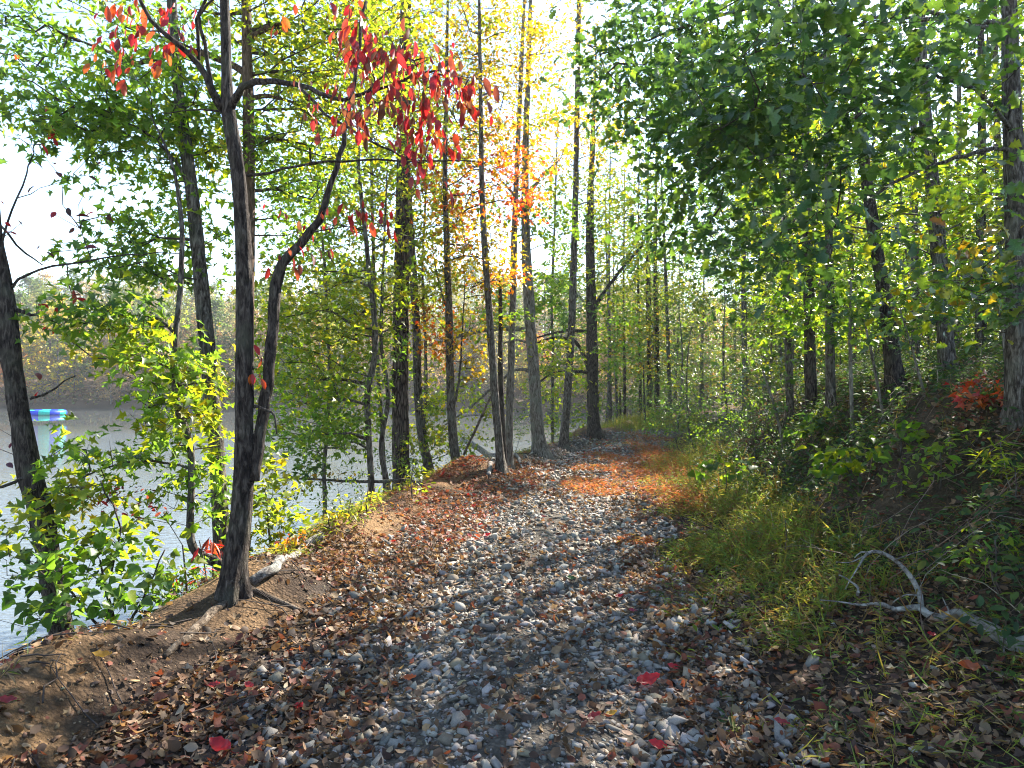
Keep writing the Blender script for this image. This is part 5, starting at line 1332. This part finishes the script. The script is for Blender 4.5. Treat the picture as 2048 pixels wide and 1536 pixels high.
# ---- single plants of the right bank
RIGHT = [((2000, 985), 110, [(2000, 900, 40, 45, 0, .2, 14, G_YEL)], 'lance', .10, 'tall narrow-leaved weed on the bank below the big oak at the right edge'),
         ((1960, 830), 60, [(1965, 785, 45, 22, 0, .2, 22, ORANGE_RED), (1930, 800, 20, 10, 0, .1, 5, ORANGE_RED)], 'maple', .07, 'bright orange seedling glowing on the bank left of the big oak'),
         ((1450, 1000), 70, [(1450, 935, 45, 30, 0, .2, 12, G_MID)], 'broad', .12, 'broad-leaved seedling above the rusty grass'),
         ((1700, 985), 80, [(1705, 910, 60, 40, 0, .3, 14, G_YEL), (1650, 930, 40, 20, 0, .2, 6, G_MID)], 'broad', .10, 'yellow-green seedling in the middle of the shaded bank'),
         ((1620, 900), 60, [(1630, 850, 40, 25, 0, .2, 10, G_DARK)], 'broad', .12, 'dark broad-leaved seedling at the feet of the three dark trunks'),
         ((1800, 920), 60, [(1805, 860, 40, 26, 0, .2, 10, G_MID)], 'broad', .10, 'seedling with drooping leaves beneath the dark leaning trunk'),
         ((1880, 985), 80, [(1890, 915, 60, 40, 0, .25, 14, G_MID)], 'oval', .08, 'bushy seedling in the middle of the bank left of the narrow-leaved weed'),
         ((1570, 1110), 70, [(1575, 1060, 30, 30, 0, .15, 7, G_MID)], 'lance', .10, 'leafy weed rising out of the yellow-green verge grass'),
         ((2030, 1010), 70, [(2035, 950, 30, 40, 0, .2, 9, G_YEL)], 'lance', .09, 'weed with yellow-green leaves cut by the right edge of the picture'),
         ((1990, 1190), 110, [(1990, 1100, 45, 50, 0, .2, 16, G_MID), (2030, 1130, 20, 30, 0, .1, 5, G_YEL)], 'oval', .06, 'fern-like plant at the right edge above the pale dead branch'),
         ((1880, 1170), 60, [(1880, 1130, 30, 25, 0, .15, 8, G_DARK)], 'oval', .06, 'small dark plant on the raw earth above the pale dead branch'),
         ((1415, 1330), 30, [(1415, 1310, 25, 18, 0, .1, 7, G_MID)], 'oval', .045, 'small seedling on the gravel edge beside the lower verge grass'),
         ((1690, 1480), 36, [(1690, 1462, 26, 14, 0, .1, 6, G_MID)], 'oval', .05, 'seedling among stones near the bottom edge on the right'),
         ((1800, 1010), 70, [(1805, 950, 50, 36, 0, .2, 12, G_MID)], 'oval', .07, 'leafy plant half way up the shaded bank right of the yellow-green seedling'),
         ((1530, 1000), 60, [(1530, 950, 50, 30, 0, .2, 12, G_DARK)], 'oval', .06, 'dark leafy plant at the foot of the bank below the thin grey sapling')]
for (bx, by), hh, bl, lf, sz, lab in RIGHT:
    tree('bank_plant', lab, 'plant', [(bx, by, 4), (bx + 3, by - hh * .5, 3), (bx, by - hh, 2)], depth=None, leaf=lf, size=sz, per=7, ind=60, sides=5, spread=.12, r0=.0014, blobs=bl, mat='leaf_red' if 'orange' in lab else 'leaf')

# ================================================================== DEAD WOOD
def wood(name, label, cat, runs, mat='dead', parts=('branch',), rough=.07, sides=10, group=None):
    """RUNS: lists of (px, py, width px, depth or None for the ground there); each run is a part"""
    root = None
    for k_, run in enumerate(runs):
        q = []
        for px, py, w, d in run:
            d = d if d is not None else hit(px, py)
            q.append([*P(px, py, d), w / 2 / F * d])
        q = np.array(q)
        q[:, 2] = np.maximum(q[:, 2], H(q[:, 0], q[:, 1]) + q[:, 3] * .4)
        if root is None:
            root = bpy.data.objects.new(name, None); root.empty_display_size = .1; COL.objects.link(root)
            org = q[0, :3].copy(); root.location = org; root['label'] = label; root['category'] = cat
            if group: root['group'] = group
        q = spline(q, .05)
        q[:, 2] = np.maximum(q[:, 2], H(q[:, 0], q[:, 1]) + q[:, 3] * .45)
        q[:, :3] += np.column_stack([vnoise(np.arange(len(q)) * .3, k_, 5), vnoise(np.arange(len(q)) * .3, k_, 6), vnoise(np.arange(len(q)) * .3, k_, 7)]) * q[:, 3:4] * .7
        mb = MB(); tube(mb, q[:, :3], q[:, 3], sides if q[:, 3].max() > .006 else 5, rough, k_ + 3)
        link(parts[min(k_, len(parts) - 1)], mb.mesh(parts[min(k_, len(parts) - 1)], M[mat], True, org), root)
    return root


wood('dead_branch', 'pale barkless dead branch lying at the foot of the bank, arching up at its tip', 'branch',
     [[(2130, 1385, 44, 3.7), (2060, 1338, 36, 3.8), (2020, 1318, 32, 3.9), (1985, 1300, 28, 4.05), (1945, 1268, 22, 4.2), (1915, 1245, 19, 4.3), (1880, 1236, 17, 4.35), (1855, 1228, 16, 4.4), (1838, 1215, 14, 4.45), (1790, 1218, 9, 4.5), (1768, 1208, 9, 4.5), (1745, 1206, 5, 4.55)],
      [(1842, 1218, 11, 4.45), (1838, 1190, 11, 4.5), (1825, 1162, 10, 4.55), (1808, 1140, 9, 4.6), (1785, 1118, 8, 4.62), (1762, 1105, 7, 4.62), (1742, 1104, 6, 4.6), (1728, 1115, 5, 4.55), (1712, 1140, 3, 4.5)],
      [(1740, 1106, 4, 4.6), (1722, 1104, 3, 4.6), (1708, 1116, 2, 4.6)], [(1715, 1190, 6, 4.6), (1716, 1175, 6, 4.6), (1705, 1165, 4, 4.65), (1690, 1155, 3, 4.7), (1678, 1150, 2, 4.7)], [(1745, 1206, 6, 4.55), (1722, 1210, 5, 4.55), (1680, 1204, 3, 4.6), (1640, 1200, 2, 4.6)],
      [(1712, 1140, 3, 4.5), (1700, 1160, 2, 4.5), (1690, 1180, 2, 4.5)], [(1838, 1192, 4, 4.5), (1810, 1190, 3, 4.5), (1785, 1205, 2, 4.5)], [(1730, 1112, 3, 4.55), (1700, 1125, 2, 4.55), (1672, 1124, 2, 4.6)], [(1790, 1120, 3, 4.6), (1830, 1105, 2, 4.6), (1862, 1098, 2, 4.65)], [(1930, 1260, 4, 4.25), (1915, 1290, 3, 4.25), (1890, 1310, 2, 4.2)], [(1905, 1240, 4, 4.3), (1895, 1215, 3, 4.3), (1885, 1195, 2, 4.35)]], parts=('branch', 'branch', 'twig'))
wood('dead_branch', 'thin grey dead branch lying below the pale arching one at the right edge', 'branch',
     [[(2120, 1395, 15, None), (2050, 1368, 13, None), (2000, 1350, 11, None), (1950, 1332, 8, None), (1880, 1328, 5, None)], [(1998, 1345, 4, None), (2012, 1300, 3, 3.95), (2020, 1270, 2, 3.95)]], parts=('branch', 'twig'))
wood('fallen_stick', 'short grey stick on the leaves near the bottom of the bank', 'stick', [[(1745, 1435, 6, None), (1790, 1432, 5, None), (1815, 1428, 3, None)]])
wood('fallen_stick', 'bowed stick resting on the verge grass', 'stick', [[(1458, 1075, 5, None), (1470, 1058, 6, 7.4), (1505, 1054, 6, 7.4), (1545, 1066, 4, 7.5)]])
wood('dead_branch', 'mossy branch lying half way down the raw earth bank', 'branch', [[(1838, 1078, 12, None), (1850, 1055, 10, None), (1872, 1035, 8, None), (1900, 1020, 5, None)]], 'root')
wood('dead_branch', 'dark branch sticking out of the bank above the verge grass', 'branch', [[(1640, 1045, 9, None), (1680, 1020, 8, None), (1740, 985, 6, None), (1790, 960, 4, None)]], 'root')
wood('fallen_log', 'sun-bleached log lying on the waterside slope right of the red-leaved tree', 'log', [[(505, 1172, 19, None), (550, 1143, 20, None), (600, 1110, 18, None), (645, 1078, 17, None)], [(600, 1108, 10, None), (612, 1090, 7, 7.1), (620, 1080, 4, 7.2)]], parts=('log', 'snag'), sides=14)
wood('fallen_log', 'rotten grey log half sunk in the bank top left of the red-leaved tree', 'log', [[(330, 1322, 12, None), (370, 1285, 17, None), (415, 1240, 18, None), (450, 1216, 14, None), (470, 1204, 8, None)]], 'root', ('log',), sides=12)
wood('tree_root', 'curved root arching out of the ground at the three slim trunks', 'root', [[(978, 955, 9, None), (992, 942, 10, 13.7), (1006, 929, 10, 13.7), (1022, 924, 9, 13.8), (1034, 930, 7, 13.9), (1045, 940, 5, None)]], 'dead', ('root',))
wood('fallen_log', 'pale log slanting into the water beyond the red maple', 'log', [[(996, 925, 13, 13.8), (970, 905, 12, 14.5), (948, 890, 11, 15.2), (925, 880, 9, 16)]], 'dead', ('log',))
wood('fallen_stick', 'dark stick lying across the red berm', 'stick', [[(900, 992, 5, None), (930, 989, 6, None), (968, 984, 6, None)]], 'root')
wood('tree_root', 'long surface root running right from the red-leaved tree', 'root', [[(470, 1190, 16, None), (520, 1195, 12, None), (580, 1215, 9, None), (640, 1240, 7, None), (700, 1250, 4, None)]], 'root', ('root',))
wood('fallen_stick', 'leaning dead stick over the water between the red maple and the three slim trunks', 'stick', [[(900, 975, 5, 12.3), (925, 915, 5, 12.8), (960, 840, 5, 13.2), (985, 790, 4, 13.5), (1010, 760, 3, 13.7)]], 'bark_dark' if False else 'root')
wood('tree_stump', 'mossy broken stump at the lower left edge above the water', 'stump', [[(46, 1400, 46, 3.85), (45, 1380, 42, 3.85), (42, 1362, 38, 3.85), (38, 1352, 24, 3.85)]], 'bark_dark', ('stump',), .3, 14)
# roots hanging out of the cut bank, parts of the ground
for k_ in range(46):
    y0 = rng.uniform(4.2, 13); x0 = xr(y0) + rng.uniform(1.6, 3.4)
    q = [(x0, y0, Hs(x0, y0) + .01)]
    dx, dy = -rng.uniform(.03, .1), rng.normal(0, .06)
    for j in range(int(rng.integers(5, 11))):
        dx += rng.normal(0, .03); dy += rng.normal(0, .03)
        x1, y1 = q[-1][0] + dx, q[-1][1] + dy
        q.append((x1, y1, Hs(x1, y1) + rng.uniform(.0, .03)))
    q = spline(np.column_stack([np.array(q), np.linspace(rng.uniform(.004, .012), .002, len(q))]), .06)
    mb = MB(); tube(mb, q[:, :3], q[:, 3], 5, .1, k_)
    link('root', mb.mesh('root', M['root'], True), ground)
# twigs lying about
mb = MB()
for k_ in range(420):
    y0 = 2.4 + 16 * rng.random() ** 1.5; x0 = float(rng.choice([rng.uniform(xl(y0) - .2, xc(y0) - .9), rng.uniform(xr(y0) - .3, xr(y0) + 4)]))
    az = rng.uniform(0, 6.28); ln_ = rng.uniform(.12, .5)
    u = np.linspace(0, ln_, 5)
    x_ = x0 + np.cos(az) * u + rng.normal(0, .012, 5); y_ = y0 + np.sin(az) * u + rng.normal(0, .012, 5)
    tube(mb, np.stack([x_, y_, H(x_, y_) + .015 + rng.random() * .03], -1), np.linspace(.005, .002, 5), 4, cap=False)
link('fallen_twigs', mb.mesh('fallen_twigs', M['twig'], True), ground, kind='stuff')

# ================================================================== BRIGHT FALLEN LEAVES one can point to
_o = [(0, 0), (.10, .07), (.15, .17), (.21, .22), (.24, .36), (.28, .44), (.24, .56), (.24, .68), (.15, .78), (.11, .90), (0, 1), (-.09, .90), (-.16, .80), (-.20, .68), (-.27, .58), (-.25, .44), (-.26, .33), (-.18, .22), (-.16, .12), (-.08, .06)]
_v = np.array([(0, .2), (0, .4), (0, .6), (0, .8)] + _o)
_z = .42 * np.abs(_v[:, 0]) + .55 * (_v[:, 1] - .45) ** 2 + .05 * np.sin(_v[:, 1] * 17 + _v[:, 0] * 9) * (np.abs(_v[:, 0]) > .05)
_t = []
for _i in range(20):
    _a, _b = 4 + _i, 4 + (_i + 1) % 20
    _m = [0, 0, 0, 0, 1, 1, 2, 2, 3, 3, 3, 3, 3, 2, 2, 1, 1, 0, 0, 0][_i]
    _n = [0, 0, 0, 1, 1, 2, 2, 3, 3, 3, 3, 3, 2, 2, 1, 1, 0, 0, 0, 0][_i]
    _t.append((_m, _a, _b))
    if _n != _m: _t.append((_m, _b, _n))
T_RED = (np.column_stack([_v, _z]), np.array(_t))
REDS = [(437, 1522, .15, 0, 'large crimson fallen leaf at the bottom edge where litter meets gravel'), (602, 1440, .085, 0, 'red fallen leaf on the litter above the large crimson leaf'), (497, 1395, .08, 1, 'dull red leaf on brown litter at the lower left, left of the gravel'), (432, 1390, .08, 1, 'red leaf on brown litter, leftmost of the pair at the lower left'), (10, 1432, .09, 1, 'red leaf on the clay at the left edge'),
        (1300, 1383, .17, 0, 'long scarlet leaf lying across pale stones on the right of the gravel'), (1345, 1352, .09, 0, 'red leaf above the long scarlet leaf'), (1190, 1458, .09, 1, 'pinkish red leaf on the stones left of the bottom right corner of the gravel'), (1312, 1518, .10, 0, 'red leaf at the bottom edge right of centre'), (1240, 1206, .08, 0, 'red leaf in the middle of the gravel'),
        (1262, 1237, .07, 2, 'purple-pink leaf beside the red one in the middle of the gravel'), (975, 1080, .10, 0, 'brightest red leaf at the sunlit left edge of the gravel'), (948, 1088, .09, 3, 'orange-red leaf left of the brightest red leaf'), (897, 1092, .09, 0, 'red leaf in the litter left of the orange-red leaf'), (1085, 1042, .08, 1, 'red leaf alone on the far gravel'), (823, 1377, .09, 3, 'orange leaf on the gravel left of centre'),
        (1860, 1288, .08, 0, 'vivid red leaf lying under the pale dead branch'), (1663, 1118, .09, 0, 'red leaf held in the verge grass above the dead twigs'), (1930, 1358, .16, 3, 'large orange leaf on the litter at the right below the grey branch'), (1740, 1175, .13, 1, 'dark red leaf under the arching tip of the pale branch'), (1560, 1468, .09, 1, 'red leaf between two stones at the foot of the verge'), (1750, 1140, .10, 2, 'pink leaf under the arch of the pale branch'),
        (200, 1335, .11, 4, 'yellow leaf on the dark litter behind the clay bank top'), (1225, 1452, .07, 4, 'yellow-orange leaf right of the pinkish red leaf'), (1140, 1170, .09, 5, 'green leaf lying on the middle of the gravel')]
RC = [(.42, .018, .022), (.26, .03, .03), (.34, .05, .09), (.42, .10, .025), (.42, .26, .03), (.06, .14, .04)]
for i, (px, py, s, ci, lab) in enumerate(REDS):
    d = hit(px, py); p = P(px, py, d)
    c = np.array(RC[ci]) * rng.uniform(.9, 1.1)
    mb = MB()
    az = rng.uniform(-.6, .6) + (1.57 if i % 2 else -1.57)
    a = np.array([[math.sin(az), math.cos(az), .12]]); nn = np.array([[rng.normal(0, .2), -.45, 1.0]])
    leaf_geo(mb, T_RED, np.zeros((1, 3)), a, nn, np.array([s * .85]), c[None])
    tube(mb, np.array([[0, 0, 0], -a[0] * s * .12, -a[0] * s * .3 + np.array([0, 0, .01])]), np.array([.002, .0015, .001]), 4, col=c * .6)
    o = link('fallen_leaf', mb.mesh('fallen_leaf', M['leaf_red']), None, (p[0] - a[0, 0] * s / 2, p[1] - a[0, 1] * s / 2, max(p[2], Hs(p[0], p[1])) + .045))
    o['label'] = lab; o['category'] = 'leaf'; o['group'] = 'bright fallen leaves'

# ================================================================== FLOATING TRAMPOLINE
def torus_panel(R, r, a0, a1, nu=7, nv=14):
    U = np.linspace(a0, a1, nu); V = np.linspace(0, 2 * np.pi, nv, endpoint=False)
    u, v = np.meshgrid(U, V, indexing='ij')
    sw = 1 + .05 * np.sin((u - a0) / (a1 - a0) * np.pi)
    pts = np.stack([(R + r * sw * np.cos(v)) * np.cos(u), (R + r * sw * np.cos(v)) * np.sin(u), r * sw * np.sin(v)], -1).reshape(-1, 3)
    i = np.arange(nu - 1)[:, None] * nv; j = np.arange(nv)[None]; j2 = (j + 1) % nv
    return pts, np.stack([i + j, i + nv + j, i + nv + j2, i + j2], -1).reshape(-1, 4)


M['blue'] = plain_mat('blue_vinyl', (.01, .055, .55), .5, .2)
M['teal'] = plain_mat('teal_vinyl', (.02, .48, .38), .5, .2)
M['mat'] = plain_mat('jump_mat', (.02, .025, .04), .7)
dT = 76.0
base_ = P(91, 826, dT)
tr_ = bpy.data.objects.new('water_trampoline', None); COL.objects.link(tr_)
tr_.location = (base_[0], dT, WATER_Z + .22)
tr_['label'] = 'round blue and teal inflatable trampoline floating near the far shore'; tr_['category'] = 'trampoline'
for k_ in range(12):
    a0 = k_ * math.pi / 6 + .25
    v, q = torus_panel(1.66, .31, a0, a0 + math.pi / 6 - .006)
    mb = MB(); mb.add(v, q)
    link('tube_panel', mb.mesh('tube_panel', M['teal' if k_ % 2 else 'blue'], True), tr_)
th = np.linspace(0, 2 * np.pi, 24, endpoint=False)
mb = MB(); mb.add(np.vstack([np.stack([1.3 * np.cos(th), 1.3 * np.sin(th), np.full(24, .12)], -1), [[0, 0, .09]]]), None, [[i, (i + 1) % 24, 24] for i in range(24)])
link('jump_mat', mb.mesh('jump_mat', M['mat']), tr_)
mb = MB()
v = np.array([(x_, y_, z_) for z_ in (-.2, .02) for x_, y_ in ((-.35, -.5), (.35, -.5), (.35, .5), (-.35, .5))]); v[4:, :2] *= .85
mb.add(v + np.array([-1.9, -1.2, -.05]), [[0, 1, 5, 4], [1, 2, 6, 5], [2, 3, 7, 6], [3, 0, 4, 7], [4, 5, 6, 7], [3, 2, 1, 0]])
link('boarding_step', mb.mesh('boarding_step', M['teal']), tr_)

# ================================================================== RED SIGN ON THE PINE
M['sign_red'] = plain_mat('sign_red', (.42, .02, .025), .45)
M['sign_white'] = plain_mat('sign_white', (.75, .73, .70), .5)


def box(mb, c, h):
    v = np.array([(x_, y_, z_) for x_ in (-1, 1) for y_ in (-1, 1) for z_ in (-1, 1)]) * np.array(h) + np.array(c)
    mb.add(v, [[0, 1, 3, 2], [4, 6, 7, 5], [0, 4, 5, 1], [2, 3, 7, 6], [0, 2, 6, 4], [1, 5, 7, 3]])


sp = P(1316, 815, 31.0)
sg = bpy.data.objects.new('warning_sign', None); COL.objects.link(sg); sg.location = (sp[0], sp[1], sp[2])
sg['label'] = 'small red sign with white borders nailed to a pine at the end of the path'; sg['category'] = 'sign'
mb = MB(); box(mb, (0, 0, 0), (.10, .006, .07)); link('board', mb.mesh('board', M['sign_red']), sg)
for zz in (.05, -.045):
    mb = MB(); box(mb, (0, -.009, zz), (.085, .003, .012)); link('white_band', mb.mesh('white_band', M['sign_white']), sg)

# ================================================================== .0005
hz = bpy.data.materials.new('haze'); hz.use_nodes = True
hz.node_tree.nodes.clear()
ho = hz.node_tree.nodes.new('ShaderNodeOutputMaterial')
pv = hz.node_tree.nodes.new('ShaderNodeVolumePrincipled')
pv.inputs['Color'].default_value = (.92, .95, 1, 1)
pv.inputs['Density'].default_value = .0005
pv.inputs['Anisotropy'].default_value = .35
hz.node_tree.links.new(pv.outputs[0], ho.inputs['Volume'])
gz = [v for v in (gx[0], gx[-1], gy[0], gy[-1])]
mb = MB(); box(mb, ((gz[0] + gz[1]) / 2, (gz[2] + gz[3]) / 2, 32), ((gz[1] - gz[0]) / 2 + 5, (gz[3] - gz[2]) / 2 + 5, 38))
link('haze', mb.mesh('haze', hz), kind='stuff')
